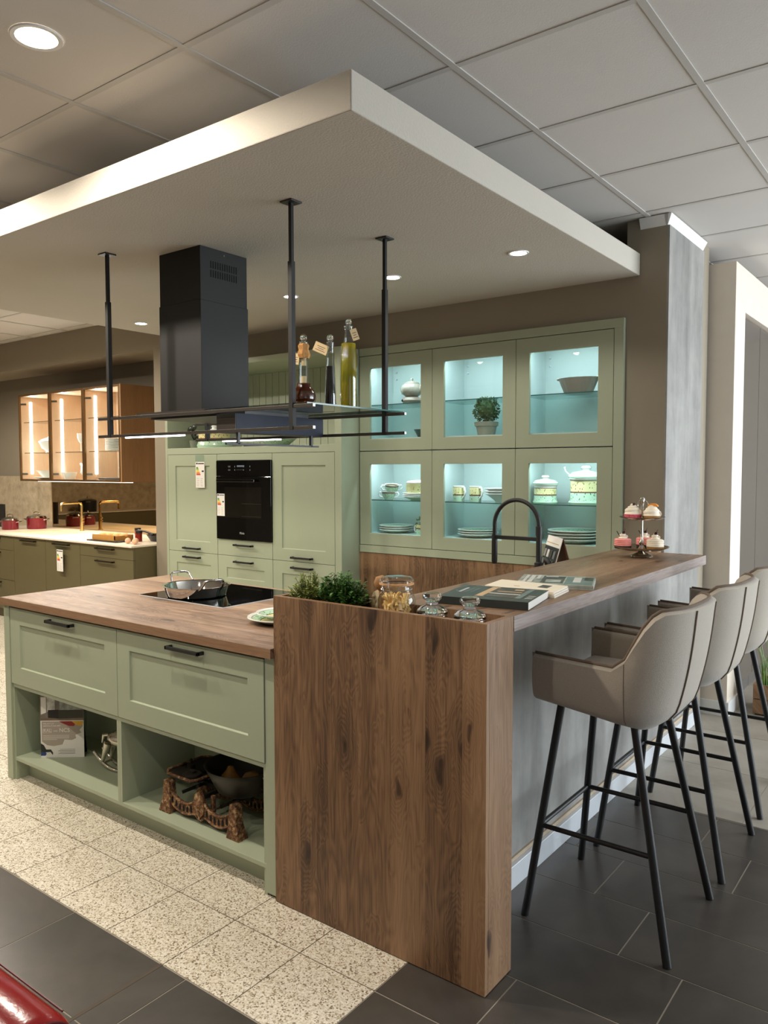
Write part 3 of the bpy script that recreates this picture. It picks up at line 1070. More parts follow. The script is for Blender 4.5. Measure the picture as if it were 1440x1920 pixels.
hb_.lathe([(0, 0.008), (0.024, 0.01), (0.025, 0.07), (0.018, 0.10), (0.0, 0.112)], seg=12)
hb_.build('herb_sprigs', plain('steeped_herbs', srgb(52, 32, 10), 0.8), b3, local=True)

# ================================================================== TALL CABINETS with the oven
TY0 = 2.128


def front(t, name, x0, x1, z0, z1, ins, hz, flat=False):
    if flat:
        f = MB().box(x0, x1, TY0, TY0 + 0.02, z0, z1).build(name, M['sage'], t, bevel=0.0012)
    else:
        f = MB().shaker(x0, x1, z0, z1, TY0, 0.02, *ins).build(name, M['sage'], t, bevel=0.0012)
    if hz:
        handle('handle', (x0 + x1) / 2, TY0, hz, f, 0.196)
    return f


cols = [(-4.2, 'sage tall cabinet left of the oven with an energy label hanging on it'), (-3.5985, 'sage oven column between the two tall doors'), (-2.9975, 'sage tall cabinet right of the oven')]
for k, (x0, l) in enumerate(cols):
    x1 = x0 + 0.599
    t = thing('tall_cabinet', l, 'cabinet', (x0 + 0.3, 2.4, 0), 0, 'sage tall cabinets')
    if k == 1:
        MB().box(x0, x1, TY0 + 0.021, 2.72, 0.1, 1.008).box(x0, x1, TY0 + 0.021, 2.72, 1.614, 1.663).box(x0, x1, 2.6, 2.72, 1.008, 1.614).box(x0, x0 + 0.018, TY0 + 0.021, 2.6, 1.008, 1.614).box(x1 - 0.018, x1, TY0 + 0.021, 2.6, 1.008, 1.614).build('carcass', M['sage'], t)
        front(t, 'filler_panel', x0 + 0.001, x1 - 0.001, 1.614, 1.662, None, None, True)
        front(t, 'drawer_front', x0 + 0.001, x1 - 0.001, 0.8845, 1.008, None, 0.970, True)
        front(t, 'drawer_front', x0 + 0.001, x1 - 0.001, 0.626, 0.8815, (x0 + 0.098, x1 - 0.086, 0.711, 0.791), 0.842)
        front(t, 'drawer_front', x0 + 0.001, x1 - 0.001, 0.102, 0.623, (x0 + 0.098, x1 - 0.086, 0.19, 0.535), 0.58)
    else:
        MB().box(x0, x1, TY0 + 0.021, 2.72, 0.1, 1.663).build('carcass', M['sage'], t)
        front(t, 'door', x0 + 0.001, x1 - 0.001, 0.8845, 1.662, (x0 + 0.094, x1 - 0.085, 0.972, 1.573), 0.914)
        front(t, 'drawer_front', x0 + 0.001, x1 - 0.001, 0.37, 0.8815, (x0 + 0.094, x1 - 0.085, 0.456, 0.791), 0.842)
        front(t, 'drawer_front', x0 + 0.001, x1 - 0.001, 0.102, 0.367, (x0 + 0.094, x1 - 0.085, 0.19, 0.28), 0.33)
    MB().box(x0, x1, TY0 + 0.06, TY0 + 0.075, 0.0, 0.1).build('plinth', M['sage'], t)

sr = thing('cabinet_surround', 'sage frame panels round the tall cabinets with an open display niche on top', 'cabinet', (-3.3, 2.4, 0))
MB().box(-4.23, -4.202, TY0, 2.72, 0, 2.3715).build('side_panel', M['sage'], sr, bevel=0.0012)
MB().box(-2.3965, -2.3375, TY0, 2.72, 0, 2.3715).build('side_panel', M['sage'], sr, bevel=0.0012)
MB().box(-4.202, -2.3965, TY0, 2.72, 2.334, 2.3715).build('top_panel', M['sage'], sr, bevel=0.0012)
MB().box(-4.202, -2.3965, TY0, 2.72, 1.665, 1.716).build('niche_floor', M['sage'], sr, bevel=0.0012)
pl_me = None
nb = 24
pw = (4.202 - 2.3965) / nb
for k in range(nb):
    x0 = -4.202 + k * pw
    if pl_me is None:
        o = MB().box(0.0015, pw - 0.0015, 0, 0.012, 0, 0.618).build('beadboard_plank', M['sage'], sr, local=True, bevel=0.002)
        pl_me = o
    else:
        o = pl_me.copy()
        COL.objects.link(o)
    o.location = Vector((x0, 2.66, 1.716)) - wloc(sr)

# oven
ov = thing('built_in_oven', 'black glass built-in oven with an energy label on its door', 'oven', (-3.3, 2.2, 1.01))
MB().box(-3.575, -3.02, TY0 + 0.01, 2.58, 1.012, 1.61).build('housing', M['black'], ov)
MB().box(-3.594, -3.0, TY0 - 0.012, TY0 + 0.01, 1.494, 1.611).build('control_panel', M['blackglass'], ov, bevel=0.001)
dr = MB().box(-3.594, -3.0, TY0 - 0.014, TY0 + 0.009, 1.0105, 1.489).build('oven_door', M['blackglass'], ov, bevel=0.001)
M['ovenwin'] = plain('oven_window', srgb(22, 20, 15), 0.04)
MB().box(-3.50, -3.098, TY0 - 0.0146, TY0 - 0.0139, 1.178, 1.41).build('window', M['ovenwin'], dr)
oh = MB().box(-3.555, -3.14, TY0 - 0.05, TY0 - 0.040, 1.449, 1.471)
oh.box(-3.54, -3.525, TY0 - 0.041, TY0 - 0.014, 1.452, 1.468).box(-3.17, -3.155, TY0 - 0.041, TY0 - 0.014, 1.452, 1.468)
oh.build('handle', M['blackglass'], dr, bevel=0.003)
rk = MB()
for z in (1.285, 1.19):
    rk.box(-3.31, -3.102, TY0 - 0.0152, TY0 - 0.0147, z, z + 0.003)
rk.build('rack_rail', M['graphite'], dr)
silk = plain('grey_silk_print', srgb(150, 150, 150), 0.4)
pr = MB()
for x in (-3.455, -3.44, -3.385, -3.29, -3.22):
    pr.box(x, x + 0.004, TY0 - 0.0127, TY0 - 0.0121, 1.535, 1.545)
    pr.box(x, x + 0.004, TY0 - 0.0127, TY0 - 0.0121, 1.56, 1.572)
for k in range(5):
    pr.box(-3.36 + 0.018 * k, -3.355 + 0.018 * k, TY0 - 0.0127, TY0 - 0.0121, 1.54, 1.543)
pr.build('control_print', silk, ov)
MB().box(-3.36, -3.28, TY0 - 0.0127, TY0 - 0.0121, 1.563, 1.575).build('display', glow('oven_display', (0.8, 0.85, 0.9, 1), 0.25), ov)
text('maker_name', 'Miele', 0.024, (-3.335, TY0 - 0.0147, 1.055), FRONT, silk, dr, bold=0.0004)


# energy labels
def energy_label(label, x0, x1, z0, z1, y, grade, hang=None):
    t = thing('energy_label', label, 'label', ((x0 + x1) / 2, y, z0), 0, 'paper energy labels')
    w, h = x1 - x0, z1 - z0
    MB().box(x0, x1, y - 0.0008, y, z0, z1).build('paper', M['paper'], t)
    yy = y - 0.0009
    MB().box(x0 + w * .06, x0 + w * .24, yy - 0.0004, yy, z1 - h * .09, z1 - h * .03).build('flag_print', plain('eu_blue_print', srgb(24, 36, 92), 0.5), t)
    MB().box(x0 + w * .28, x1 - w * .06, yy - 0.0004, yy, z1 - h * .085, z1 - h * .045).build('title_print', M['ink'] if hang else plain('label_title_blue', srgb(96, 112, 150), 0.5), t)
    cs = [(30, 120, 60), (90, 160, 60), (190, 200, 50), (240, 214, 40), (236, 160, 40), (220, 96, 36), (196, 40, 30)]
    for k, c in enumerate(cs):
        zz = z1 - h * (0.24 + 0.045 * k)
        key = 'scale_print_%d' % k
        if key not in M:
            M[key] = plain('energy_scale_%d' % k, srgb(*c), 0.5, var=0.0)
        ww = w * (0.18 + 0.045 * k)
        MB().prism([(x0 + w * .08, zz), (x0 + w * .08 + ww, zz), (x0 + w * .12 + ww, zz + h * .019), (x0 + w * .08 + ww, zz + h * .038), (x0 + w * .08, zz + h * .038)], 'Y', yy - 0.0004, yy).build('class_arrow', M[key], t)
    zc_ = z1 - h * 0.36
    MB().prism([(x1 - w * .34, zc_), (x1 - w * .26, zc_ - h * .03), (x1 - w * .08, zc_ - h * .03), (x1 - w * .08, zc_ + h * .03), (x1 - w * .26, zc_ + h * .03)], 'Y', yy - 0.0004, yy).build('grade_arrow', M['ink'], t)
    fp = MB()
    for k in range(5):
        zz = z0 + h * (0.07 + 0.07 * k)
        fp.box(x0 + w * .14, x0 + w * (.34 + .05 * (k % 2)), yy - 0.0004, yy, zz, zz + h * .012)
        fp.box(x0 + w * .56, x0 + w * (.80 - .06 * (k % 2)), yy - 0.0004, yy, zz, zz + h * .012)
    fp.build('small_print', plain('grey_small_print', srgb(150, 150, 150), 0.6), t)
    if hang:
        MB().box(x0 - 0.004, x1 - 0.004, y - 0.0004, y + 0.0004, z1, hang).build('clear_strap', M['pane'], t)
    return t


energy_label('white energy label hanging on the tall door left of the oven', -3.848, -3.742, 1.40, 1.604, TY0 - 0.003, 'C', 1.66)
energy_label('small white energy label stuck on the oven door', -3.585, -3.499, 1.187, 1.358, TY0 - 0.0145, 'A')

# ------------------------------------------------------------------ things in the niche above the oven
NZ = 1.7165
cj = thing('ceramic_jar', 'painted lidded ceramic jar in the niche above the oven', 'jar', (-3.80, 2.28, NZ))
MB().lathe([(0, 0), (0.135, 0), (0.14, 0.02), (0.128, 0.05), (0.125, 0.10), (0.13, 0.112), (0.12, 0.112), (0, 0.108)], seg=36).build('body', M['canister_l'], cj, smooth=35, local=True)
MB().lathe([(0.132, 0.113), (0.12, 0.125), (0.07, 0.145), (0.02, 0.155), (0.018, 0.165), (0.026, 0.172), (0.018, 0.18), (0, 0.182)], seg=36).build('lid', M['ceramic'], cj, smooth=35, local=True)
bw = MB().lathe([(0, 0), (0.07, 0), (0.09, 0.015), (0.145, 0.06), (0.148, 0.064), (0.138, 0.06), (0.085, 0.02), (0, 0.012)], seg=40)
bw.v = [(v[0] - 3.09, v[1] + 2.28, v[2] + NZ) for v in bw.v]
one('ceramic_bowl', bw, banded('painted_bowl', [(0, MINT, 0.02, 0.05), (0.012, MINT), (0.052, WHITE)], leaves=60), 'shallow painted bowl in the niche above the oven', 'bowl', (-3.09, 2.28, NZ), smooth=35)
tr_ = MB().box(-3.40, -3.25, 2.22, 2.40, NZ, NZ + 0.02)
one('dark_tray', tr_, M['black'], 'flat black tray beside the bowl in the niche above the oven', 'tray', bevel=0.004)
pp = thing('potted_plant', 'dark-leaved small plant in a grey pot at the left end of the niche', 'plant', (-4.035, 2.27, NZ))
MB().lathe([(0, 0), (0.032, 0), (0.042, 0.065), (0.045, 0.068), (0.038, 0.066), (0, 0.055)], seg=20).build('pot', plain('grey_green_pot', srgb(120, 128, 112), 0.6), pp, smooth=35, local=True)
lf = MB()
for k in range(7):
    a = k * 0.9
    c = (0.045 * math.cos(a), 0.03 * math.sin(a), 0.10 + 0.012 * k)
    lf.ball(c, 0.028, 10, 1.0, 0.4, 0.8)
    lf.tube([(0, 0, 0.06), (c[0] * .5, c[1] * .5, 0.09), c], 0.003, 5)
lf.build('leaves', plain('dark_leaf', srgb(28, 34, 24), 0.4), pp, smooth=50, local=True)

# ================================================================== GLASS-FRONTED DISPLAY CABINETS
GY0 = 2.318
surr = thing('display_surround', 'sage frame panels round the six lit glass cabinets', 'cabinet', (-1.4, 2.4, 0.968))
MB().box(-2.331, -0.468, GY0 - 0.003, WY - 0.0005, 2.3205, 2.372).build('top_panel', M['sage'], surr, bevel=0.001)
MB().box(-2.331, -0.468, GY0 - 0.003, WY - 0.0005, 0.9685, 1.0185).build('bottom_panel', M['sage'], surr, bevel=0.001)
MB().box(-0.5215, -0.4685, GY0 - 0.003, WY - 0.0005, 1.0185, 2.3205).build('side_panel', M['sage'], surr, bevel=0.001)
CABN = [['upper left lit glass cabinet with the stone teapot', 'upper middle lit glass cabinet with the clipped box bush', 'upper right lit glass cabinet with the fluted dish'],
        ['lower left lit glass cabinet with cups and casserole', 'lower middle lit glass cabinet with two mugs', 'lower right lit glass cabinet with two canisters']]
INNER = M['sage_in']


def glass_cabinet(ix, upper):
    x0 = -2.3305 + 0.6025 * ix
    x1 = x0 + 0.6015
    z0, z1 = (1.6695, 2.3185) if upper else (1.0205, 1.6665)
    t = thing('display_cabinet', CABN[0 if upper else 1][ix], 'cabinet', ((x0 + x1) / 2, 2.5, z0), 0, 'lit glass display cabinets')
    c = MB()
    e = 0.016
    c.box(x0, x0 + e, GY0 + 0.022, 2.70, z0, z1).box(x1 - e, x1, GY0 + 0.022, 2.70, z0, z1)
    c.box(x0, x1, GY0 + 0.022, 2.70, z0, 1.7565 if upper else 1.0995).box(x0, x1, GY0 + 0.022, 2.70, z1 - 0.018, z1)
    c.box(x0, x1, 2.69, 2.70, z0, z1)
    c.build('carcass', INNER, t)
    wx0, wx1 = x0 + 0.0885, x1 - 0.0895
    wz0, wz1 = (1.749, 2.231) if upper else (1.103, 1.577)
    d = MB().holed(x0 + 0.001, x1 - 0.001, z0 + 0.0015, z1 - 0.0015, GY0, GY0 + 0.021, wx0, wx1, wz0, wz1).build('door_frame', M['sage'], t, bevel=0.0012)
    MB().box(wx0 - 0.006, wx1 + 0.006, GY0 + 0.010, GY0 + 0.014, wz0 - 0.006, wz1 + 0.006).build('pane', M['pane'], d)
    zs = 1.987 if upper else 1.333
    s = MB().box(x0 + e + 0.002, x1 - e - 0.002, 2.366, 2.685, zs - 0.006, zs).build('glass_shelf', M['shelfglass'], t)
    MB().box(x0 + e + 0.002, x1 - e - 0.002, 2.3645, 2.366, zs - 0.006, zs).build('shelf_edge', M['edgeglass'], s)
    for z in ([z1 - 0.075, z1 - 0.125] if upper else [z1 - 0.07]):
        MB().ball((x0 + e + 0.03, 2.688, z), 0.0085, 12).build('fixing_cap', M['alu'], t, smooth=50)
    MB().box(x0 + 0.05, x1 - 0.05, GY0 + 0.040, GY0 + 0.052, z1 - 0.024, z1 - 0.0185).build('led_strip', M['led_soft'], t)
    lamp('cabinet_led_light', 'AREA', ((x0 + x1) / 2, GY0 + 0.046, z1 - 0.026), LED_W, (0.74, 0.93, 1.0), 0.5, 0.012, aim=((x0 + x1) / 2, GY0 + 0.20, z0 - 0.2))
    return t


LED_W = 3.4
for ix in range(3):
    glass_cabinet(ix, True)
    glass_cabinet(ix, False)

ZU, ZUB, ZL, ZLB = 1.9872, 1.7568, 1.3332, 1.0998        # shelf and bottom levels
stonew = plain('speckled_stoneware', srgb(168, 156, 142), 0.3, var=0.16, nscale=45)
stone_d = plain('brown_stoneware', srgb(140, 122, 108), 0.35, var=0.12, nscale=45)
# teapot on its warmer
w = thing('tea_warmer', 'rounded stoneware tea warmer under the teapot', 'warmer', (-2.03, 2.52, ZU))
MB().lathe([(0.05, 0), (0.075, 0.012), (0.088, 0.035), (0.078, 0.06), (0.055, 0.068), (0.045, 0.066)], seg=32).build('body', stone_d, w, smooth=50, local=True)
MB().lathe([(0, 0), (0.011, 0), (0.011, 0.003), (0, 0.003)], (-0.045, -0.078, 0.035), 14, 'Y').build('air_hole', M['void'], w, local=True)
tp = thing('teapot', 'speckled stoneware teapot standing on the warmer', 'teapot', (-2.03, 2.52, ZU + 0.0685))
MB().lathe([(0, 0), (0.05, 0.001), (0.082, 0.025), (0.094, 0.06), (0.086, 0.095), (0.058, 0.116), (0.05, 0.118)], seg=32).build('body', stonew, tp, smooth=50, local=True)
MB().lathe([(0.066, 0.112), (0.064, 0.12), (0.035, 0.132), (0.009, 0.136), (0.008, 0.142), (0.014, 0.150), (0.010, 0.160), (0, 0.162)], seg=24).build('lid', stonew, tp, smooth=50, local=True)
MB().tube([(0.07, 0, 0.05), (0.095, 0, 0.07), (0.108, 0, 0.10), (0.118, 0, 0.125), (0.128, 0, 0.132)], [0.026, 0.020, 0.014, 0.012, 0.012], 12).build('spout', stonew, tp, smooth=50, local=True)
MB().tube([(-0.08, 0, 0.095), (-0.105, 0, 0.09), (-0.115, 0, 0.065), (-0.105, 0, 0.035), (-0.082, 0, 0.03)], 0.007, 10).build('handle', stonew, tp, smooth=50, local=True)
w.scale = (0.8, 0.8, 0.8)
tp.scale = (0.8, 0.8, 0.8)
tp.location.z = ZU + 0.0685 * 0.8
db = MB().lathe([(0, 0), (0.03, 0), (0.045, 0.03), (0.06, 0.055), (0.055, 0.055), (0.03, 0.012), (0, 0.01)], (-1.90, 2.46, ZUB), 24)
one('dark_bowl', db, plain('dark_green_bowl', srgb(40, 52, 44), 0.3), 'small dark bowl on the floor of the upper left glass cabinet', 'bowl', (-1.90, 2.46, ZUB), smooth=40)


def leafball(mb, c, r, n, size, sq=1.0):
    for k in range(n):
        z = random.uniform(-1, 1)
        a = random.uniform(0, 2 * PI)
        q = math.sqrt(1 - z * z)
        d = Vector((q * math.cos(a), q * math.sin(a), z))
        p = Vector(c) + Vector((d.x * r, d.y * r, d.z * r * sq)) * random.uniform(0.75, 1.05)
        u = d.cross(Vector((random.uniform(-1, 1), random.uniform(-1, 1), random.uniform(-1, 1)))).normalized()
        v = (d * random.uniform(0.3, 1.0) + u.cross(d) * random.uniform(-1, 1)).normalized()
        l, ww = size * random.uniform(0.7, 1.2), size * 0.45
        mb.add([p - u * ww * .5, p + v * l * .5 - u * ww * .1 + d * size * .15, p + v * l, p + v * l * .5 + u * ww], [(0, 1, 2, 3)])
    return mb


bx = thing('box_bush', 'clipped box bush in a grey stone pot in the upper middle glass cabinet', 'plant', (-1.43, 2.50, ZUB))
MB().lathe([(0, 0), (0.054, 0), (0.066, 0.06), (0.076, 0.064), (0.078, 0.088), (0.07, 0.09), (0.066, 0.08), (0, 0.078)], seg=28).build('pot', plain('weathered_stone_pot', srgb(150, 140, 124), 0.8, var=0.15), bx, smooth=35, local=True)
lb = MB().ball((0, 0, 0.165), 0.06, 14)
leafball(lb, (0, 0, 0.165), 0.078, 620, 0.020)
lb.build('foliage', plain('box_leaves', srgb(74, 88, 42), 0.5, var=0.35, nscale=90), bx, local=True)
MB().cyl((0, 0, 0.075), 0.008, 0.05).build('stem', plain('bark', srgb(70, 52, 36), 0.8), bx, local=True)

fd = thing('fluted_dish', 'brown fluted oval baking dish with small side grips on the upper right shelf', 'dish', (-0.815, 2.52, ZU))
MB().lathe([(0, 0), (0.095, 0), (0.105, 0.015), (0.128, 0.06), (0.142, 0.092), (0.146, 0.098), (0.138, 0.098), (0.115, 0.04), (0.09, 0.012), (0, 0.010)], seg=72, sy=0.62, flute=18, amp=0.025).build('bowl', plain('brown_glaze', srgb(132, 116, 104), 0.2), fd, smooth=35, local=True)
for s in (1, -1):
    MB().ball((s * 0.148, 0, 0.097), 0.02, 12, 0.9, 1.3, 0.45).build('grip', stonew, fd, smooth=50, local=True)

fd.scale = (0.84, 0.84, 1.0)


# cups, casserole, plates, mugs
def cup(loc, rz, label, tilt=0.0, two=True):
    t = thing('soup_cup', label, 'cup', loc, rz, 'two-handled painted cups')
    t.rotation_euler = (tilt, 0.0, rz)
    t.scale = (0.88, 0.88, 1.0)
    MB().lathe([(0, 0), (0.032, 0), (0.036, 0.006), (0.05, 0.022), (0.057, 0.052), (0.059, 0.055), (0.054, 0.054), (0.045, 0.022), (0.03, 0.01), (0, 0.008)], seg=32).build('bowl', M['cup'], t, smooth=35, local=True)
    for s in (1, -1):
        MB().tube([(s * 0.052, 0, 0.046), (s * 0.078, 0, 0.05), (s * 0.088, 0, 0.035), (s * 0.075, 0, 0.018), (s * 0.046, 0, 0.014)], 0.0055, 8).build('handle', M['ceramic'], t, smooth=50, local=True)
    return t


cup((-2.185, 2.46, ZL), 0.2, 'lower painted two-handled cup of the nested pair')
cup((-2.172, 2.475, ZL + 0.05), 0.9, 'upper painted two-handled cup tilted in the other cup', 0.16)


def plates(n, loc, r, labels, mat, dz=0.011, group='painted plate stacks', h=0.022):
    for k in range(n):
        plate((loc[0], loc[1], loc[2] + dz * k), r, labels % ['bottom', 'second', 'third', 'fourth', 'fifth', 'sixth', 'seventh', 'eighth'][k] if k < n - 1 else labels % 'topmost', mat, group, h)


plates(3, (-1.955, 2.50, ZL), 0.115, '%s plate under the casserole in the lower left glass cabinet', M['plate_deco'], 0.011)
cs = thing('casserole', 'straight-sided painted casserole standing on the plates', 'casserole', (-1.955, 2.50, ZL + 0.031))
MB().lathe([(0, 0), (0.086, 0), (0.09, 0.01), (0.09, 0.085), (0.092, 0.088), (0.085, 0.087), (0, 0.086)], seg=36).build('pot', banded('painted_casserole', [(0, CREAM, 0.025, 0.07), (0.008, RUST), (0.016, CREAM), (0.082, WHITE)], leaves=80), cs, smooth=35, local=True)
MB().lathe([(0.088, 0.089), (0.075, 0.10), (0.03, 0.106), (0, 0.107)], seg=30).build('lid', M['ceramic'], cs, smooth=40, local=True)
plates(3, (-2.145, 2.50, ZLB), 0.125, '%s dinner plate on the floor of the lower left glass cabinet', M['plate_big'], 0.014)
mu = thing('mug', 'small painted mug with a green plant sprig on the lower left cabinet floor', 'mug', (-1.90, 2.45, ZLB))
MB().lathe([(0, 0), (0.034, 0), (0.036, 0.005), (0.037, 0.07), (0.033, 0.07), (0.031, 0.008), (0, 0.007)], seg=26).build('body', M['mug'], mu, smooth=35, local=True)
MB().tube([(-0.034, 0, 0.058), (-0.055, 0, 0.055), (-0.058, 0, 0.035), (-0.05, 0, 0.018), (-0.033, 0, 0.016)], 0.005, 8).build('handle', M['ceramic'], mu, smooth=50, local=True)
leafball(MB(), (0, 0, 0.085), 0.03, 60, 0.022).build('sprig', plain('fresh_sprig', srgb(96, 128, 60), 0.5), mu, local=True)
for k, (x, l) in enumerate(((-1.612, 'left painted mug on the lower middle glass shelf'), (-1.485, 'right painted mug on the lower middle glass shelf'))):
    t = thing('mug', l, 'mug', (x, 2.46, ZL), -0.35, 'painted mugs on the glass shelf')
    MB().lathe([(0, 0), (0.037, 0), (0.0385, 0.005), (0.039, 0.102), (0.036, 0.102), (0.034, 0.008), (0, 0.007)], seg=30).build('body', M['mug'], t, smooth=35, local=True)
    MB().tube([(0.036, 0, 0.088), (0.060, 0, 0.09), (0.070, 0, 0.065), (0.060, 0, 0.035), (0.036, 0, 0.018)], 0.006, 8).build('handle', M['ceramic'], t, smooth=50, local=True)
bowlmat = banded('bowl_white', [(0, srgb(214, 214, 210)), (0.05, WHITE), (0.06, WHITE)])
for k in range(3):
    b_ = MB().lathe([(0, 0), (0.05, 0), (0.055, 0.008), (0.10, 0.042), (0.125, 0.052), (0.125, 0.056), (0.10, 0.047), (0.05, 0.012), (0, 0.010)], (-1.32, 2.53, ZL + 0.017 * k), 40)
    one('soup_plate', b_, bowlmat, ['lowest', 'middle', 'uppermost'][k] + ' white soup plate stacked beside the two mugs', 'bowl', (-1.32, 2.53, ZL + 0.017 * k), 'soup plates beside the mugs', smooth=40)
plates(3, (-1.49, 2.50, ZLB), 0.13, '%s dinner plate on the floor of the lower middle glass cabinet', M['plate_big'], 0.014)


def canister(loc, k, label, mat, handle_=False):
    t = thing('canister', label, 'canister', loc, 0, 'painted lidded canisters')
    MB().lathe([(0, 0), (0.078 * k, 0), (0.082 * k, 0.008 * k), (0.074 * k, 0.022 * k), (0.073 * k, 0.105 * k), (0.08 * k, 0.112 * k), (0.08 * k, 0.118 * k), (0.07 * k, 0.118 * k), (0, 0.116 * k)], seg=40).build('body', mat, t, smooth=35, local=True)
    MB().lathe([(0.083 * k, 0.1185 * k), (0.084 * k, 0.124 * k), (0.065 * k, 0.142 * k), (0.022 * k, 0.149 * k), (0.014 * k, 0.154 * k), (0.026 * k, 0.162 * k), (0.02 * k, 0.171 * k), (0, 0.173 * k)], seg=36).build('lid', banded('canister_lid', [(0, MINT), (0.125 * k, WHITE), (0.129 * k, MINT), (0.146 * k, WHITE)]), t, smooth=35, local=True)
    t.scale = (0.93, 0.93, 1.0)
    return t


canister((-1.014, 2.50, ZL), 1.0, 'smaller painted canister with lid on the lower right glass shelf', M['canister_s'])
c2 = canister((-0.765, 2.53, ZL), 1.34, 'larger painted canister with lid on the lower right glass shelf', M['canister_l'])
MB().tube([(-0.07, -0.03, 0.17), (-0.10, -0.03, 0.175), (-0.125, -0.03, 0.195), (-0.135, -0.03, 0.22), (-0.125, -0.03, 0.222)], 0.004, 8).build('ladle', M['ceramic'], c2, smooth=50, local=True)
plates(4, (-0.82, 2.50, ZLB), 0.16, '%s large plate on the floor of the lower right glass cabinet', M['plate_big'], 0.017, h=0.025)

# ================================================================== THINGS IN THE TROUGH AND ON THE BAR
TF = 1.0202                 # trough floor


def herb(x, label, mat, n, spread, h, leaf, group='potted herbs in the trough'):
    t = thing('potted_herb', label, 'plant', (x, 0.082, TF), 0, group)
    MB().lathe([(0, 0), (0.04, 0), (0.048, 0.055), (0.05, 0.06), (0.044, 0.058), (0, 0.05)], seg=20).build('pot', plain('black_plastic_pot', srgb(26, 24, 22), 0.6), t, smooth=35, local=True)
    st, lv = MB(), MB()
    for k in range(n):
        a = random.uniform(0, 2 * PI)
        q = math.sqrt(random.uniform(0.02, 1))
        dx, dy = q * spread[0] * math.cos(a), q * spread[1] * math.sin(a)
        hh = h * random.uniform(0.72, 1.05) * (1.06 - 0.42 * q * q)
        p0 = Vector((dx * 0.25, dy * 0.25, 0.05))
        p1 = Vector((dx * 0.7, dy * 0.7, 0.05 + (hh - 0.05) * 0.6))
        p2 = Vector((dx, dy, hh))
        st.tube([p0, p1, p2], 0.0011, 4)
        for s in range(13):
            u = 0.25 + 0.75 * s / 12.0
            p = p0.lerp(p1, u * 1.6) if u < 0.6 else p1.lerp(p2, (u - 0.6) / 0.4)
            an = random.uniform(0, 2 * PI)
            d = Vector((math.cos(an), math.sin(an), random.uniform(-0.1, 0.7))).normalized()
            sd = d.cross(Vector((0, 0, 1))).normalized()
            l = leaf * random.uniform(0.7, 1.25)
            up = Vector((0, 0, 1))
            lv.add([p, p + d * l * .5 + sd * l * .32 + up * l * .1, p + d * l, p + d * l * .5 - sd * l * .32 + up * l * .1], [(0, 1, 2, 3)])
    st.build('stems', plain('herb_stem', srgb(92, 104, 52), 0.6), t, local=True)
    lv.build('leaves', mat, t, local=True)
    return t


herb(-0.755, 'feathery pale green herb at the left end of the trough', plain('pale_thyme_leaf', srgb(142, 152, 78), 0.6, var=0.3, nscale=120), 130, (0.095, 0.052), 0.158, 0.013)
herb(-0.60, 'bushy dark green herb in the trough beside the pasta jar', plain('parsley_leaf', srgb(62, 108, 40), 0.5, var=0.35, nscale=100), 170, (0.115, 0.052), 0.168, 0.018)
tw = MB().tube([(-0.80, 0.08, 1.10), (-0.86, 0.085, 1.112), (-0.90, 0.09, 1.105)], 0.0012, 5)
one('herb_twig', tw, plain('yellow_twig', srgb(176, 168, 96), 0.6), 'single pale twig sticking out over the left edge of the trough', 'twig')

# pasta jar
pj = thing('pasta_jar', 'clip-top glass jar full of dry penne standing in the trough', 'jar', (-0.378, 0.083, TF))
MB().lathe([(0, 0.002), (0.052, 0.002), (0.060, 0.008), (0.061, 0.105), (0.055, 0.122), (0.047, 0.132), (0.047, 0.150), (0.053, 0.152), (0.053, 0.157)], seg=32, cap=False).build('glass_body', M['jarglass'], pj, smooth=40, local=True)
MB().lathe([(0.05, 0.1575), (0.055, 0.160), (0.055, 0.168), (0.048, 0.176), (0.03, 0.179), (0, 0.179)], seg=32, cap=False).build('glass_lid', M['jarglass'], pj, smooth=40, local=True)
MB().lathe([(0.046, 0.152), (0.056, 0.153), (0.056, 0.1575), (0.046, 0.1585)], seg=32, cap=False).build('rubber_seal', plain('orange_rubber', srgb(190, 140, 90), 0.6), pj, smooth=40, local=True)
wr_ = MB()
for s in (-1, 1):
    wr_.tube([(s * 0.014, -0.052, 0.135), (s * 0.013, -0.060, 0.15), (s * 0.010, -0.060, 0.168), (s * 0.006, -0.056, 0.174)], 0.0014, 6)
wr_.tube([(0.05 * math.cos(a), 0.05 * math.sin(a), 0.138) for a in [2 * PI * k / 24 for k in range(24)]], 0.0013, 6, True)
wr_.build('wire_clip', M['chrome'], pj, local=True)
penne = [plain('penne_pasta', srgb(230, 190, 116), 0.5, var=0.08)]
pb = MB().tube([(0, 0, -0.017), (0, 0, 0.017)], 0.005, 9)
pme = None
for k in range(150):
    a = random.uniform(0, 2 * PI)
    r = 0.038 * math.sqrt(random.uniform(0.25, 1))
    z = 0.014 + 0.098 * (k / 150.0)
    if pme is None:
        o = pb.build('penne', penne[0], pj, local=True, smooth=40)
        pme = o
    else:
        o = pme.copy()
        COL.objects.link(o)
    o.location = (r * math.cos(a), r * math.sin(a), z)
    o.rotation_euler = (random.uniform(-0.9, 0.9), random.uniform(-0.6, 0.6), random.uniform(0, PI))

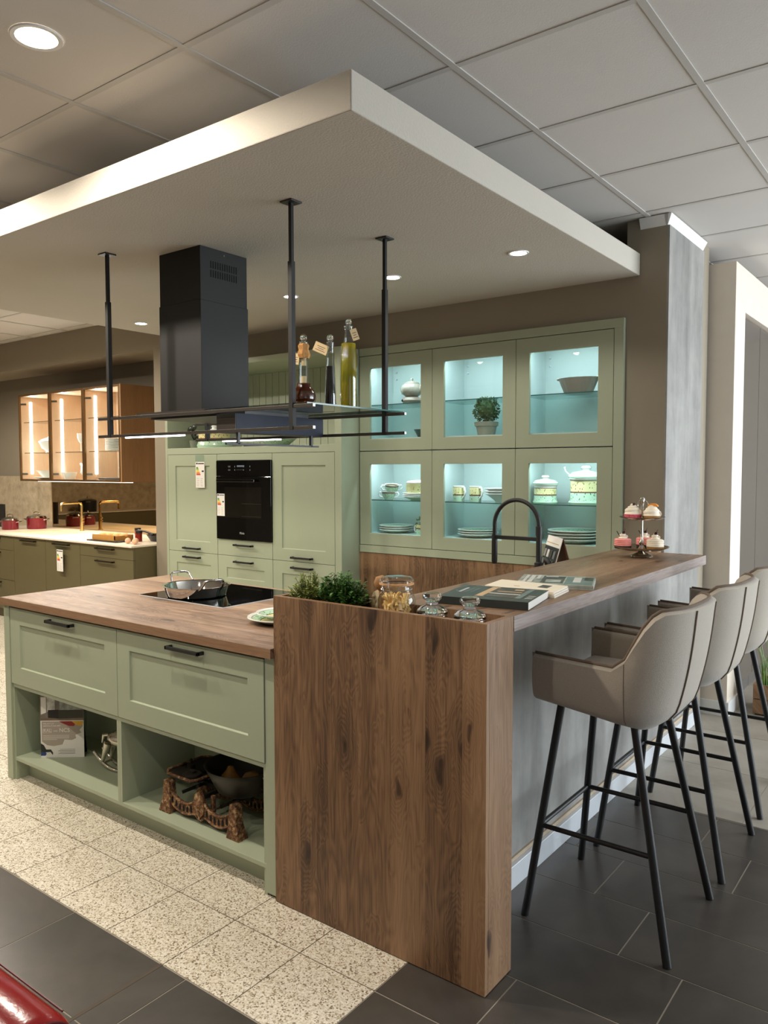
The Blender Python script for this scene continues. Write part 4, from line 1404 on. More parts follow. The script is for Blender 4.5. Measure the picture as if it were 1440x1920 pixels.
# wooden ball stopper jar and note card
wj = thing('wooden_pestle', 'round-headed wooden pestle leaning behind the pasta jar', 'pestle', (-0.462, 0.115, TF))
MB().lathe([(0, 0), (0.012, 0), (0.010, 0.10), (0.010, 0.12), (0.02, 0.128), (0.0265, 0.146), (0.02, 0.165), (0, 0.172)], seg=20).build('pestle', plain('turned_wood', srgb(150, 108, 66), 0.6, var=0.15, nscale=20), wj, smooth=50, local=True)
nc = MB()
nc.prism([(-0.515, TF), (-0.44, TF), (-0.44, 1.112), (-0.452, 1.132), (-0.485, 1.142), (-0.508, 1.13), (-0.515, 1.112)], 'Y', 0.128, 0.130)
one('note_card', nc, plain('cream_card', srgb(226, 208, 166), 0.7), 'cream rounded card standing between herb and pasta jar', 'card')

# two glass storage jars, only their stoppers rise above the trough
for k, (x, l) in enumerate(((-0.241, 'left glass jar with knob stopper in the trough'), (-0.105, 'right glass jar with knob stopper at the trough corner'))):
    t = thing('stopper_jar', l, 'jar', (x, 0.083, TF), 0, 'glass jars with knob stoppers')
    MB().lathe([(0, 0.002), (0.044, 0.002), (0.05, 0.01), (0.05, 0.058), (0.046, 0.064)], seg=28, cap=False).build('glass_body', M['jarglass'], t, smooth=40, local=True)
    MB().lathe([(0.0, 0.066), (0.040, 0.066), (0.049, 0.074), (0.049, 0.082), (0.037, 0.094), (0.022, 0.100), (0.018, 0.108), (0.024, 0.116), (0.031, 0.122), (0.031, 0.130), (0.024, 0.137), (0, 0.138)], seg=28).build('stopper', SOLIDGLASS if 'SOLIDGLASS' in globals() else M['glass'], t, smooth=40, local=True)


# ------------------------------------------------------------------ magazines on the bar
def cover(t, parent, q, z, pieces):
    """q: function (u,v)->(x,y); pieces: (u0,u1,v0,v1,mat,name)"""
    for k, (u0, u1, v0, v1, m, nm) in enumerate(pieces):
        c = [q(u0, v0), q(u1, v0), q(u1, v1), q(u0, v1)]
        zz = z + 0.0002 + 0.00012 * k
        mb = MB()
        mb.add([(p[0], p[1], zz) for p in c] + [(p[0], p[1], zz + 0.0002) for p in c], [(3, 2, 1, 0), (4, 5, 6, 7), (0, 1, 5, 4), (1, 2, 6, 5), (2, 3, 7, 6), (3, 0, 4, 7)])
        mb.build(nm, m, parent)


def magazine(name, label, cat, A, B, D, z0, z1, cov, pieces, group, page=None):
    """A: near-left, B: near-right, D: far-left corner"""
    A, B, D = Vector(A), Vector(B), Vector(D)
    U, V = B - A, D - A
    q = lambda u, v: (A + U * u + V * v)
    t = thing(name, label, cat, (q(.5, .5).x, q(.5, .5).y, z0), 0, group)
    def slab(u0, u1, v0, v1, a, b):
        c = [q(u0, v0), q(u1, v0), q(u1, v1), q(u0, v1)]
        mb = MB()
        return mb.add([(p.x, p.y, a) for p in c] + [(p.x, p.y, b) for p in c], [(3, 2, 1, 0), (4, 5, 6, 7), (0, 1, 5, 4), (1, 2, 6, 5), (2, 3, 7, 6), (3, 0, 4, 7)])
    th = min(0.0012, (z1 - z0) * 0.2)
    slab(0.004, 0.997, 0.006, 0.994, z0 + th, z1 - th).build('pages', page or M['paper'], t)
    slab(0, 1, 0, 1, z1 - th, z1).build('cover', cov, t)
    slab(0, 1, 0, 1, z0, z0 + th).build('back_cover', cov, t)
    slab(0, 1, -0.004, 0.004, z0, z1).build('spine', cov, t)
    cover(t, t, q, z1, pieces)
    return t, q


darkcov = plain('dark_green_cover', srgb(44, 50, 48), 0.35, var=0.05)
M['wtxt'] = plain('pale_grey_print', srgb(196, 196, 190), 0.5)
M['photo_d'] = plain('dark_photo_print', srgb(66, 62, 56), 0.4, var=0.5, nscale=30)
M['photo_l'] = plain('kitchen_photo_print', srgb(150, 156, 148), 0.4, var=0.45, nscale=25)
M['tan'] = plain('tan_print', srgb(190, 158, 118), 0.5, var=0.1)
M['teal'] = plain('grey_teal_print', srgb(98, 116, 112), 0.5, var=0.2, nscale=15)
BZ = 1.1003
A, B, D = (-0.305, 0.212), (-0.005, 0.268), (-0.362, 0.478)
pcs = [(0.36, 0.46, 0.2, 0.95, M['tan'], 'cover_print'), (0.44, 0.80, 0.22, 0.9, M['photo_d'], 'cover_photo'), (0.80, 0.86, 0.2, 0.95, M['teal'], 'cover_print'),
       (0.45, 0.80, 0.45, 0.5, M['wtxt'], 'cover_print'), (0.50, 0.78, 0.62, 0.66, M['tan'], 'cover_print'), (0.66, 0.76, 0.78, 0.86, M['tan'], 'cover_print')]
for k in range(3):
    pcs.append((0.905 + 0.0 * k, 0.985, 0.22 + 0.09 * k, 0.25 + 0.09 * k, M['wtxt'], 'cover_print'))
m1, q1 = magazine('catalogue', 'thick dark green catalogue nearest the trough on the bar', 'catalogue', A, B, D, BZ, BZ + 0.026, darkcov, pcs, 'catalogues on the bar', M['paper'])
for body, u, v, s in (('KÜCHE', 0.09, 0.55, 0.030), ('TREND', 0.17, 0.55, 0.030), ('DESIGN', 0.24, 0.55, 0.026)):
    pass
ang = math.atan2(0.056, 0.3)
for u, mt in ((0.12, M['wtxt']), (0.19, M['teal']), (0.25, M['teal'])):
    c = [(u - 0.018, 0.42), (u + 0.018, 0.42), (u + 0.018, 0.78), (u - 0.018, 0.78)]
    mb = MB()
    for n in range(6):
        v0 = 0.42 + 0.06 * n
        cc = [q1(u - 0.016, v0), q1(u + 0.016, v0), q1(u + 0.016, v0 + 0.042), q1(u - 0.016, v0 + 0.042)]
        mb.add([(p.x, p.y, BZ + 0.0264) for p in cc] + [(p.x, p.y, BZ + 0.0267) for p in cc], [(3, 2, 1, 0), (4, 5, 6, 7), (0, 1, 5, 4), (1, 2, 6, 5), (2, 3, 7, 6), (3, 0, 4, 7)])
    mb.build('cover_lettering', mt, m1)
creamcov = plain('cream_cover', srgb(228, 216, 196), 0.5, var=0.03)
A, B, D = (-0.315, 0.545), (-0.04, 0.535), (-0.34, 0.72)
for k in range(3):
    z0 = BZ + 0.0062 * k
    dx = 0.004 * k
    magazine('brochure', ['lowest', 'middle', 'topmost'][k] + ' cream brochure of the small stack on the bar', 'brochure', (A[0] - dx, A[1] + dx), (B[0] - dx, B[1] + dx), (D[0] - dx, D[1] + dx), z0, z0 + 0.006, creamcov,
             [(0.68, 0.82, 0.42, 0.8, M['photo_d'], 'cover_photo'), (0.36, 0.44, 0.3, 0.36, M['tan'], 'cover_print')] if k == 2 else [], 'cream brochures on the bar')
A, B, D = (-0.272, 0.70), (0.0, 0.775), (-0.355, 0.93)
for k in range(2):
    z0 = BZ + 0.0085 * k
    magazine('magazine', ['lower', 'upper'][k] + ' kitchen magazine of the pair farther along the bar', 'magazine', A, B, D, z0, z0 + 0.008, M['photo_l'],
             [(0.30, 0.60, 0.1, 0.9, M['photo_d'], 'cover_photo'), (0.36, 0.56, 0.2, 0.5, M['photo_l'], 'cover_photo'), (0.62, 0.98, 0.05, 0.9, M['teal'], 'cover_print'), (0.72, 0.82, 0.3, 0.85, M['wtxt'], 'cover_lettering'),
              (0.06, 0.10, 0.1, 0.9, M['wtxt'], 'cover_lettering'), (0.13, 0.19, 0.1, 0.9, M['wtxt'], 'cover_lettering'), (0.22, 0.26, 0.5, 0.95, M['wtxt'], 'cover_lettering'), (0.86, 0.97, 0.55, 0.9, M['photo_d'], 'cover_photo'), (0.33, 0.5, 0.78, 0.86, M['wtxt'], 'cover_lettering')] if k else [], 'kitchen magazines on the bar')

# ------------------------------------------------------------------ cake stand
CS = (-0.232, 1.965, 1.1003)
ck = thing('cake_stand', 'two-tier silver cake stand at the far end of the bar', 'cake stand', CS)
MB().lathe([(0, 0), (0.045, 0), (0.055, 0.004), (0.05, 0.012), (0.02, 0.026), (0.012, 0.034), (0.014, 0.04)], seg=32).build('foot', M['silver'], ck, smooth=40, local=True)
MB().lathe([(0, 0.039), (0.10, 0.039), (0.130, 0.052), (0.133, 0.056), (0.128, 0.055), (0.098, 0.043), (0, 0.043)], seg=48).build('lower_tray', M['silver'], ck, smooth=40, local=True)
MB().lathe([(0, 0.043), (0.018, 0.044), (0.009, 0.06), (0.014, 0.075), (0.006, 0.09), (0.0055, 0.19)], seg=20).build('stem', M['silver'], ck, smooth=40, local=True)
MB().lathe([(0, 0.19), (0.085, 0.19), (0.108, 0.200), (0.11, 0.204), (0.106, 0.203), (0.084, 0.194), (0, 0.194)], seg=44).build('upper_tray', M['silver'], ck, smooth=40, local=True)
rg = MB().tube([(0.026 * math.cos(a), 0.005, 0.262 + 0.026 * math.sin(a)) for a in [2 * PI * k / 24 for k in range(24)]], 0.003, 8, True)
rg.lathe([(0, 0.194), (0.008, 0.196), (0.006, 0.235), (0.010, 0.245), (0.006, 0.255), (0.009, 0.275), (0.013, 0.292), (0.008, 0.302), (0, 0.304)], seg=16)
rg.build('ring_handle', M['silver'], ck, smooth=50, local=True)
cream = plain('whipped_cream', srgb(240, 228, 208), 0.6, var=0.04, nscale=60, bumpk=0.3, bscale=90)
pinkc = plain('pink_cream', srgb(236, 148, 140), 0.6, var=0.08, nscale=60, bumpk=0.3, bscale=90)
base_d = plain('dark_cake_base', srgb(52, 34, 28), 0.8)
base_g = plain('golden_biscuit_base', srgb(166, 122, 60), 0.8, var=0.2, nscale=80)
cherry = plain('dark_cherry', srgb(58, 16, 20), 0.2)
pinkw = plain('pink_dotted_wrapper', srgb(222, 96, 120), 0.5, var=0.3, nscale=160)
orange = plain('orange_slice', srgb(232, 150, 60), 0.4)


def swirl(c, r, h, turns=4):
    pts, rr = [], []
    n = turns * 12
    for k in range(n + 1):
        u = k / n
        a = u * turns * 2 * PI
        q = r * (1 - u) * 0.72
        pts.append((c[0] + q * math.cos(a), c[1] + q * math.sin(a), c[2] + 0.01 + u * h))
        rr.append(r * 0.34 * (1 - 0.55 * u))
    mb = MB().tube(pts, rr, 8)
    mb.lathe([(0, 0), (r * 0.9, 0.002), (r * 0.8, h * 0.35), (r * 0.35, h * 0.75), (0, h * 0.9)], c, 16)
    return mb


def cake(label, dx, dy, z, kind):
    t = thing('cream_cake', label, 'cake', (CS[0] + dx, CS[1] + dy, CS[2] + z), 0, 'little cakes on the stand')
    if kind == 'cup_pink':
        MB().lathe([(0, 0), (0.034, 0), (0.043, 0.022), (0.04, 0.022), (0, 0.02)], seg=36, flute=18, amp=0.03).build('wrapper', pinkw, t, local=True)
        swirl((0, 0, 0.02), 0.045, 0.042, 3).build('cream', cream, t, smooth=50, local=True)
        MB().ball((0.005, 0, 0.068), 0.010, 12).build('cherry', cherry, t, smooth=50, local=True)
    elif kind == 'cup_orange':
        MB().lathe([(0, 0), (0.036, 0), (0.042, 0.016), (0, 0.016)], seg=28).build('base', base_g, t, local=True)
        swirl((0, 0, 0.014), 0.046, 0.05, 4).build('cream', cream, t, smooth=50, local=True)
        MB().prism([(0.026 * math.cos(a), 0.026 * math.sin(a) * 0.6) for a in [PI * k / 12 for k in range(13)]], 'Y', -0.012, 0.004).build('orange_slice', orange, t, local=True).location = (0.006, 0, 0.062)
    else:
        body, bs = (pinkc, base_d) if kind == 'pink' else (cream, base_g)
        MB().lathe([(0, 0), (0.040, 0), (0.042, 0.012), (0, 0.012)], seg=28).build('base', bs, t, local=True)
        rp = [(0, 0.012)]
        for k in range(9):
            rp.append((0.0395 + 0.003 * (k % 2), 0.013 + 0.0042 * k))
        rp += [(0.034, 0.050), (0, 0.051)]
        MB().lathe(rp, seg=30, flute=7, amp=0.02).build('cream_body', body, t, smooth=50, local=True)
        swirl((0, 0, 0.049), 0.024, 0.02, 2).build('rosette', cream, t, smooth=50, local=True)
        MB().ball((0.004, 0, 0.076), 0.010, 12).tube([(0.004, 0, 0.084), (0.012, 0, 0.098)], 0.0012, 5).build('cherry', cherry, t, smooth=50, local=True)
        if kind == 'pink':
            MB().bar((-0.012, -0.01, 0.06), (-0.028, -0.012, 0.086), 0.006, 0.003).build('chocolate_stick', base_d, t, local=True)
    return t


cake('cupcake with white cream in a pink wrapper on the upper tier', -0.045, -0.01, 0.1942, 'cup_pink')
cake('white cream cake with an orange slice on the upper tier', 0.044, 0.012, 0.1942, 'cup_orange')
cake('pink cream cake on dark base at the left of the lower tier', -0.082, -0.038, 0.0435, 'pink')
cake('pink cream cake half hidden behind the stem of the lower tier', -0.012, 0.080, 0.0435, 'pink')
cake('white cream cake on golden base at the right of the lower tier', 0.066, 0.004, 0.0435, 'white')

# ------------------------------------------------------------------ tap and sample stand behind the bar
tpx, tpy = -0.617, 1.6
tap = thing('kitchen_tap', 'matt black spring-neck kitchen tap rising behind the bar', 'tap', (tpx, tpy, HW))
MB().lathe([(0, 0), (0.027, 0), (0.027, 0.01), (0.022, 0.012), (0.022, 0.165), (0.016, 0.168), (0.014, 0.17), (0.014, 0.30), (0.016, 0.30), (0.016, 0.345), (0, 0.345)], seg=24).build('column', M['black'], tap, smooth=40, local=True)
R_ = 0.124
arc = [(0, 0, 0.335)] + [(-R_ + R_ * math.cos(a), 0, 0.347 + R_ * 1.02 * math.sin(a)) for a in [PI * k / 24 for k in range(25)]] + [(-2 * R_, 0, 0.33), (-2 * R_, 0, 0.29)]
MB().tube(arc, 0.0105, 12).build('hose', plain('black_rubber_hose', srgb(20, 20, 21), 0.5), tap, smooth=50, local=True)
MB().lathe([(0, 0.145), (0.0125, 0.145), (0.015, 0.16), (0.015, 0.255), (0.0135, 0.285), (0.0125, 0.30), (0, 0.30)], (-2 * R_, 0, 0), 20).build('spray_head', M['black'], tap, smooth=40, local=True)
MB().box(-2 * R_ - 0.014, 0.012, -0.007, 0.007, 0.272, 0.291).build('support_arm', M['black'], tap, local=True, bevel=0.002)
MB().tube([(0.02, 0, 0.12), (0.05, 0, 0.125), (0.075, 0, 0.15)], 0.006, 8).build('lever', M['black'], tap, local=True)

sm = thing('sample_stand', 'tent-shaped black sample card with grey chips behind the bar', 'display', (-0.70, 1.97, HW), math.radians(-49))
W_, D_, H_ = 0.26, 0.075, 0.265
MB().add([(-W_ / 2, -D_, 0), (W_ / 2, -D_, 0), (W_ / 2, 0, H_), (-W_ / 2, 0, H_), (-W_ / 2, -D_ + 0.004, 0), (W_ / 2, -D_ + 0.004, 0), (W_ / 2, 0.004, H_), (-W_ / 2, 0.004, H_)],
         [(0, 1, 2, 3), (7, 6, 5, 4), (0, 4, 5, 1), (1, 5, 6, 2), (2, 6, 7, 3), (3, 7, 4, 0)]).build('front_card', M['paper'], sm, local=True)
MB().add([(-W_ / 2, D_, 0), (W_ / 2, D_, 0), (W_ / 2, 0.004, H_), (-W_ / 2, 0.004, H_), (-W_ / 2, D_ + 0.003, 0), (W_ / 2, D_ + 0.003, 0), (W_ / 2, 0.007, H_), (-W_ / 2, 0.007, H_)],
         [(3, 2, 1, 0), (4, 5, 6, 7), (1, 5, 4, 0), (2, 6, 5, 1), (3, 7, 6, 2), (0, 4, 7, 3)]).build('back_card', plain('rust_card', srgb(110, 70, 54), 0.6), sm, local=True)


def on_card(u0, u1, v0, v1, lift):
    k = D_ / H_
    z0, z1 = v0 * H_, v1 * H_
    y = lambda z: -D_ + k * z - lift
    return MB().add([(u0, y(z0), z0), (u1, y(z0), z0), (u1, y(z1), z1), (u0, y(z1), z1), (u0, y(z0) + lift * .9, z0), (u1, y(z0) + lift * .9, z0), (u1, y(z1) + lift * .9, z1), (u0, y(z1) + lift * .9, z1)],
                    [(0, 1, 2, 3), (7, 6, 5, 4), (0, 4, 5, 1), (1, 5, 6, 2), (2, 6, 7, 3), (3, 7, 4, 0)])


on_card(-W_ / 2 + 0.004, W_ / 2 - 0.004, 0.02, 0.80, 0.0015).build('black_field', M['ink'], sm, local=True)
chips = [srgb(150, 148, 144), srgb(226, 224, 218), srgb(60, 60, 60), srgb(112, 112, 112)]
for r in range(4):
    for c in range(4):
        k = (r * 3 + c) % 4
        key = 'chip%d' % k
        if key not in M:
            M[key] = plain('sample_chip_%d' % k, chips[k], 0.35)
        u = -0.108 + 0.056 * c
        v = 0.58 - 0.19 * r
        on_card(u, u + 0.034, max(0.03, v), v + 0.15, 0.005).build('sample_chip', M[key], sm, local=True)
on_card(-W_ / 2 + 0.01, W_ / 2 - 0.03, 0.86, 0.875, 0.001).build('title_print', M['tan'], sm, local=True)
MB().tube([(0.09, -0.07, 0.12), (0.12, -0.085, 0.16), (0.15, -0.08, 0.15), (0.165, -0.06, 0.11)], 0.012, 8).build('key_ring', M['black'], sm, smooth=50, local=True)

# ================================================================== BAR STOOLS
def stool_shell():
    """local frame: opening towards -X, back towards +X"""
    path = []                                   # (x, y, s) outer plan at mid height
    w, xa, xs, xb = 0.268, -0.205, 0.062, 0.238
    n = 9
    for k in range(n):
        path.append((xa + (xs - xa) * k / (n - 1), -w))
    m = 22
    e = 2.0 / 2.7
    for k in range(1, m):
        a = -PI / 2 + PI * k / m
        ca, sa = math.cos(a), math.sin(a)
        path.append((xs + (xb - xs) * (abs(ca) ** e), w * math.copysign(abs(sa) ** e, sa)))
    for k in range(n):
        path.append((xs + (xa - xs) * k / (n - 1), w))
    P = [Vector((p[0], p[1], 0)) for p in path]
    N = []
    for i in range(len(P)):
        t = (P[min(i + 1, len(P) - 1)] - P[max(i - 1, 0)]).normalized()
        N.append(Vector((t.y, -t.x, 0)))
    tops, bots, lean = [], [], []
    for p in P:
        u = (p.x - xs) / (xb - xs)              # <0 arms, 0..1 back
        if u < 0.05:
            zt = 0.905 + 0.012 * max(0.0, min(1.0, -(p.x - xs) / 0.28))
        else:
            s = min(1.0, (u - 0.05) / 0.72)
            s = s * s * (3 - 2 * s)
            zt = 0.905 + 0.185 * s + 0.008 * u
        tops.append(zt)
        bots.append(0.755 - 0.055 * max(0.0, min(1.0, (p.x - xa) / (xb - xa))))
        lean.append(0.012 + 0.048 * max(0.0, min(1.0, u)))
    return P, N, tops, bots, lean


SHP, SHN, SHT, SHB, SHL = stool_shell()


def shell_pt(i, v, inner):
    p, nrm = SHP[i], SHN[i]
    zb, zt = SHB[i], SHT[i]
    z = zb + (zt - zb) * v
    out = SHL[i] * (v - 0.45) * 1.3 + 0.012 * math.sin(PI * min(1, v * 1.02))
    if v < 0.2:
        out -= 0.05 * (1 - v / 0.2) ** 2
    if inner:
        out -= 0.043 + 0.012 * math.sin(PI * v)
    return p + nrm * out + Vector((0, 0, z))


def make_stool(label):
    t = thing('bar_stool', label, 'bar stool', (0, 0, 0), 0, 'taupe bar stools along the bar')
    n = len(SHP)
    nv = 14
    mb = MB()
    vs = [k / (nv - 1.0) for k in range(nv)]
    ring = []
    for i in range(n):
        row = [shell_pt(i, v, False) for v in vs]
        top_o, top_i = row[-1], shell_pt(i, 1.0, True)
        mid = (top_o + top_i) / 2 + Vector((0, 0, 0.010))
        row.append(mid)
        row += [shell_pt(i, v, True) for v in reversed(vs)]
        ring.append(row)
    m = len(ring[0])
    mb.grid(lambda i, j: ring[i][j], n, m)
    for i in (0, n - 1):                         # close the arm fronts
        a = ring[i]
        c0 = len(mb.v)
        dirx = Vector((-0.012, 0, 0))
        mb.v += [tuple(q) for q in a]
        cen = [(a[k] + a[m - 1 - k]) / 2 + dirx for k in range((m + 1) // 2)]
        c1 = len(mb.v)
        mb.v += [tuple(q) for q in cen]
        h = (m + 1) // 2
        for k in range(h - 1):
            mb.f.append((c0 + k, c0 + k + 1, c1 + k + 1, c1 + k))
            mb.f.append((c0 + m - 1 - k, c0 + m - 2 - k, c1 + k + 1, c1 + k))
    mb.build('shell', M['fabric'], t, smooth=60, local=True)
    # piping along the rim and the seams
    MB().tube([ring[i][nv] + Vector((0, 0, 0.0)) for i in range(n)], 0.0062, 8).build('rim_piping', M['piping'], t, smooth=60, local=True)
    for i in (9, n - 10):
        MB().tube([shell_pt(i, v, False) + SHN[i] * 0.0005 for v in vs[1:]], 0.0009, 5).build('side_seam', M['piping'], t, local=True)
    for i in (17, n - 18):
        MB().tube([shell_pt(i, v, False) + SHN[i] * 0.001 for v in vs[1:]], 0.0035, 6).build('back_piping', M['piping'], t, smooth=60, local=True)
    # seat: underside tray and cushion
    outl = [shell_pt(i, 0.0, False) for i in range(n)]
    cu = MB()
    und = [(p.x * 0.985, p.y * 0.985) for p in outl]
    q = len(und)
    rings = []
    for sc, z0 in ((0.86, -0.004), (0.99, 0.004), (1.0, 0.03)):
        rings.append([(p.x * sc, p.y * sc, outl[k].z + z0) for k, p in enumerate(outl)])
    for r in rings:
        cu.v += r
    for a in range(2):
        for k in range(q):
            l = (k + 1) % q
            cu.f.append((a * q + k, a * q + l, (a + 1) * q + l, (a + 1) * q + k))
    cu.f.append(tuple(range(q - 1, -1, -1)))
    cu.f.append(tuple(2 * q + k for k in range(q)))
    cu.build('seat_base', M['fabric'], t, smooth=50, local=True)
    inn = [shell_pt(i, 0.35, True) for i in range(n)]
    sc_ = MB()
    rr = []
    for s, z in ((0.97, 0.775), (0.985, 0.80), (0.97, 0.822), (0.85, 0.835)):
        rr.append([(p.x * s - 0.004, p.y * s, z) for p in inn])
    for r in rr:
        sc_.v += r
    for a in range(3):
        for k in range(q):
            l = (k + 1) % q
            sc_.f.append((a * q + k, a * q + l, (a + 1) * q + l, (a + 1) * q + k))
    sc_.f.append(tuple(3 * q + k for k in range(q)))
    sc_.f.append(tuple(range(q - 1, -1, -1)))
    sc_.build('seat_cushion', M['fabric'], t, smooth=50, local=True)
    # frame
    T, F = 0.155, 0.243
    zt = 0.735
    def at(sx, sy, z):
        k = z / zt
        tx = T if sx < 0 else 0.095
        return (sx * (F + (tx - F) * k), sy * (F + (T - F) * k), z)
    for sx in (-1, 1):
        for sy in (-1, 1):
            MB().tube([at(sx, sy, 0.0), at(sx, sy, zt)], 0.0135, 12).build('leg', M['black'], t, smooth=50, local=True)
    zr = 0.315
    for sy in (-1, 1):
        MB().tube([at(-1, sy, zr), at(1, sy, zr)], 0.0085, 10).build('side_rail', M['black'], t, smooth=50, local=True)
    MB().tube([at(-1, -1, zr), at(-1, 1, zr)], 0.0085, 10).build('foot_rail', M['chrome'] if False else M['black'], t, smooth=50, local=True)
    return t


st1 = make_stool('taupe bar stool nearest the camera, beside the oak end panel')
st1.location = (0.137, 0.707, 0)
dup(st1, (0.143, 1.333, 0), 0, 'middle taupe bar stool of the row along the bar')
dup(st1, (0.14, 2.0, 0), 0, 'farthest taupe bar stool, at the edge of the picture before the white portal')

# ------------------------------------------------------------------ red leather chair at the lower left
rc = thing('red_chair', 'red leather chair cropped by the lower left corner', 'chair', (-0.30, -1.62, 0))
def cushion(mb, x0, x1, y0, y1, z0, z1, r, seg=8):
    """soft box, rounded along X edges"""
    prof = []
    for cy, cz, a0 in ((y1 - r, z0 + r, -90), (y1 - r, z1 - r, 0), (y0 + r, z1 - r, 90), (y0 + r, z0 + r, 180)):
        for k in range(seg + 1):
            a = math.radians(a0 + 90.0 * k / seg)
            prof.append((cy + r * math.cos(a), cz + r * math.sin(a)))
    n = len(prof)
    my, mz = (y0 + y1) / 2, (z0 + z1) / 2
    rows = []
    for x, s in ((x0, 0.86), (x0 + 0.01, 0.965), (x0 + 0.03, 1.0), (x1 - 0.03, 1.0), (x1 - 0.01, 0.965), (x1, 0.86)):
        rows.append([(x, my + (p[0] - my) * s, mz + (p[1] - mz) * s) for p in prof])
    b = len(mb.v)
    for r_ in rows:
        mb.v += r_
    for i in range(len(rows) - 1):
        for k in range(n):
            l = (k + 1) % n
            mb.f.append((b + i * n + k, b + i * n + l, b + (i + 1) * n + l, b + (i + 1) * n + k))
    mb.f.append(tuple(b + k for k in range(n)))
    mb.f.append(tuple(b + (len(rows) - 1) * n + k for k in range(n - 1, -1, -1)))
    return mb


cushion(MB(), -0.44, 0.19, -1.495, -1.385, 0.40, 0.845, 0.05).build('backrest', M['red'], rc, smooth=50)
cushion(MB(), -0.44, 0.19, -1.99, -1.49, 0.36, 0.47, 0.04).build('seat', M['red'], rc, smooth=50)
sp = MB()
for yy in (-1.39,):
    sp.tube([(-0.42, -1.398, 0.834), (0.165, -1.398, 0.834)], 0.0016, 6)
pf_ = [(-1.44 + 0.054 * 0.96 * math.cos(a), 0.790 + 0.054 * 0.96 * math.sin(a)) for a in [PI * k / 16 for k in range(17)]]
sp.tube([(0.1805, p[0], p[1]) for p in pf_], 0.0022, 6)
sp.build('seam_piping', plain('dark_red_piping', srgb(84, 12, 14), 0.4), rc)
for x in (-0.41, 0.155):
    for y in (-1.95, -1.44):
        MB().box(x - 0.018, x + 0.018, y - 0.018, y + 0.018, 0, 0.40).build('leg', M['black'], rc)

# ================================================================== THINGS IN THE ISLAND SHELVES
SH = 0.1162
# folded brochure stand
ang = math.atan2(0.21 - 0.076, -2.396 + 2.559)
lf_ = thing('brochure_stand', 'white cardboard brochure stand with red and yellow print in the left island shelf', 'brochure', (-2.478, 0.146, SH), ang)
LW, LH = 0.211, 0.31
MB().box(-LW / 2, LW / 2, 0.0, 0.004, 0, LH).build('card', M['paper'], lf_, local=True)
MB().add([(-LW / 2 + .01, 0.07, 0), (LW / 2 - .01, 0.07, 0), (LW / 2 - .01, 0.004, LH), (-LW / 2 + .01, 0.004, LH), (-LW / 2 + .01, 0.073, 0), (LW / 2 - .01, 0.073, 0), (LW / 2 - .01, 0.007, LH), (-LW / 2 + .01, 0.007, LH)],
         [(3, 2, 1, 0), (4, 5, 6, 7), (1, 5, 4, 0), (2, 6, 5, 1), (3, 7, 6, 2), (0, 4, 7, 3)]).build('back_strut', M['ink'], lf_, local=True)


def pr2(poly, mat, name, lift=0.0003):
    MB().prism([(-LW / 2 + p[0] * LW, p[1] * LH) for p in poly], 'Y', -lift, 0.0).build(name, mat, lf_, local=True)


taupe_p = plain('taupe_print', srgb(172, 160, 146), 0.5, var=0.02)
pr2([(0.03, 0.585), (0.97, 0.585), (0.97, 0.50), (0.90, 0.44), (0.94, 0.40), (0.80, 0.36), (0.82, 0.31), (0.72, 0.28), (0.55, 0.29), (0.50, 0.21), (0.30, 0.185), (0.15, 0.20), (0.03, 0.26)], taupe_p, 'colour_print', 0.0003)
pr2([(0.43, 0.585), (0.72, 0.585), (0.80, 0.54), (0.78, 0.505), (0.66, 0.51), (0.52, 0.55)], plain('red_print', srgb(160, 36, 36), 0.5), 'colour_print', 0.0006)
pr2([(0.72, 0.585), (0.985, 0.585), (0.985, 0.55), (0.93, 0.505), (0.86, 0.52), (0.80, 0.54)], plain('yellow_print', srgb(226, 172, 44), 0.5), 'colour_print', 0.0006)
pr2([(0.0, 0.03), (0.10, 0.03), (0.13, 0.06), (0.10, 0.09), (0.0, 0.10)], plain('blue_print', srgb(38, 62, 118), 0.5), 'colour_print', 0.0006)
pr2([(0.0, 0.09), (0.11, 0.085), (0.22, 0.09), (0.27, 0.04), (0.28, 0.075), (0.23, 0.13), (0.12, 0.13), (0.07, 0.2), (0.0, 0.23)], plain('green_black_print', srgb(30, 40, 34), 0.5), 'colour_print', 0.0009)
pr2([(0.0, 0.60), (1.0, 0.60), (1.0, 1.0), (0.0, 1.0)], plain('grey_room_photo', srgb(120, 112, 104), 0.5, var=0.35, nscale=16), 'kitchen_photo', 0.0003)
pr2([(0.02, 0.70), (0.14, 0.73), (0.14, 0.98), (0.02, 0.98)], M['paper'], 'kitchen_photo', 0.0006)
pr2([(0.16, 0.74), (0.34, 0.76), (0.34, 0.98), (0.16, 0.98)], plain('light_photo', srgb(196, 192, 186), 0.5, var=0.4, nscale=40), 'kitchen_photo', 0.0006)
pr2([(0.45, 0.76), (0.95, 0.78), (0.95, 0.98), (0.45, 0.98)], M['photo_l'], 'kitchen_photo', 0.0006)
pr2([(0.18, 0.645), (0.42, 0.63), (0.42, 0.775), (0.18, 0.77)], plain('dark_island_photo', srgb(34, 32, 26), 0.5), 'kitchen_photo', 0.0009)
pr2([(0.42, 0.63), (0.99, 0.64), (0.99, 0.765), (0.42, 0.77)], plain('olive_island_photo', srgb(56, 54, 42), 0.5), 'kitchen_photo', 0.0009)
pr2([(0.0, 0.60), (1.0, 0.60), (1.0, 0.645), (0.0, 0.635)], plain('floor_photo', srgb(120, 100, 84), 0.5, var=0.2), 'kitchen_photo', 0.0007)
wp = M['paper']
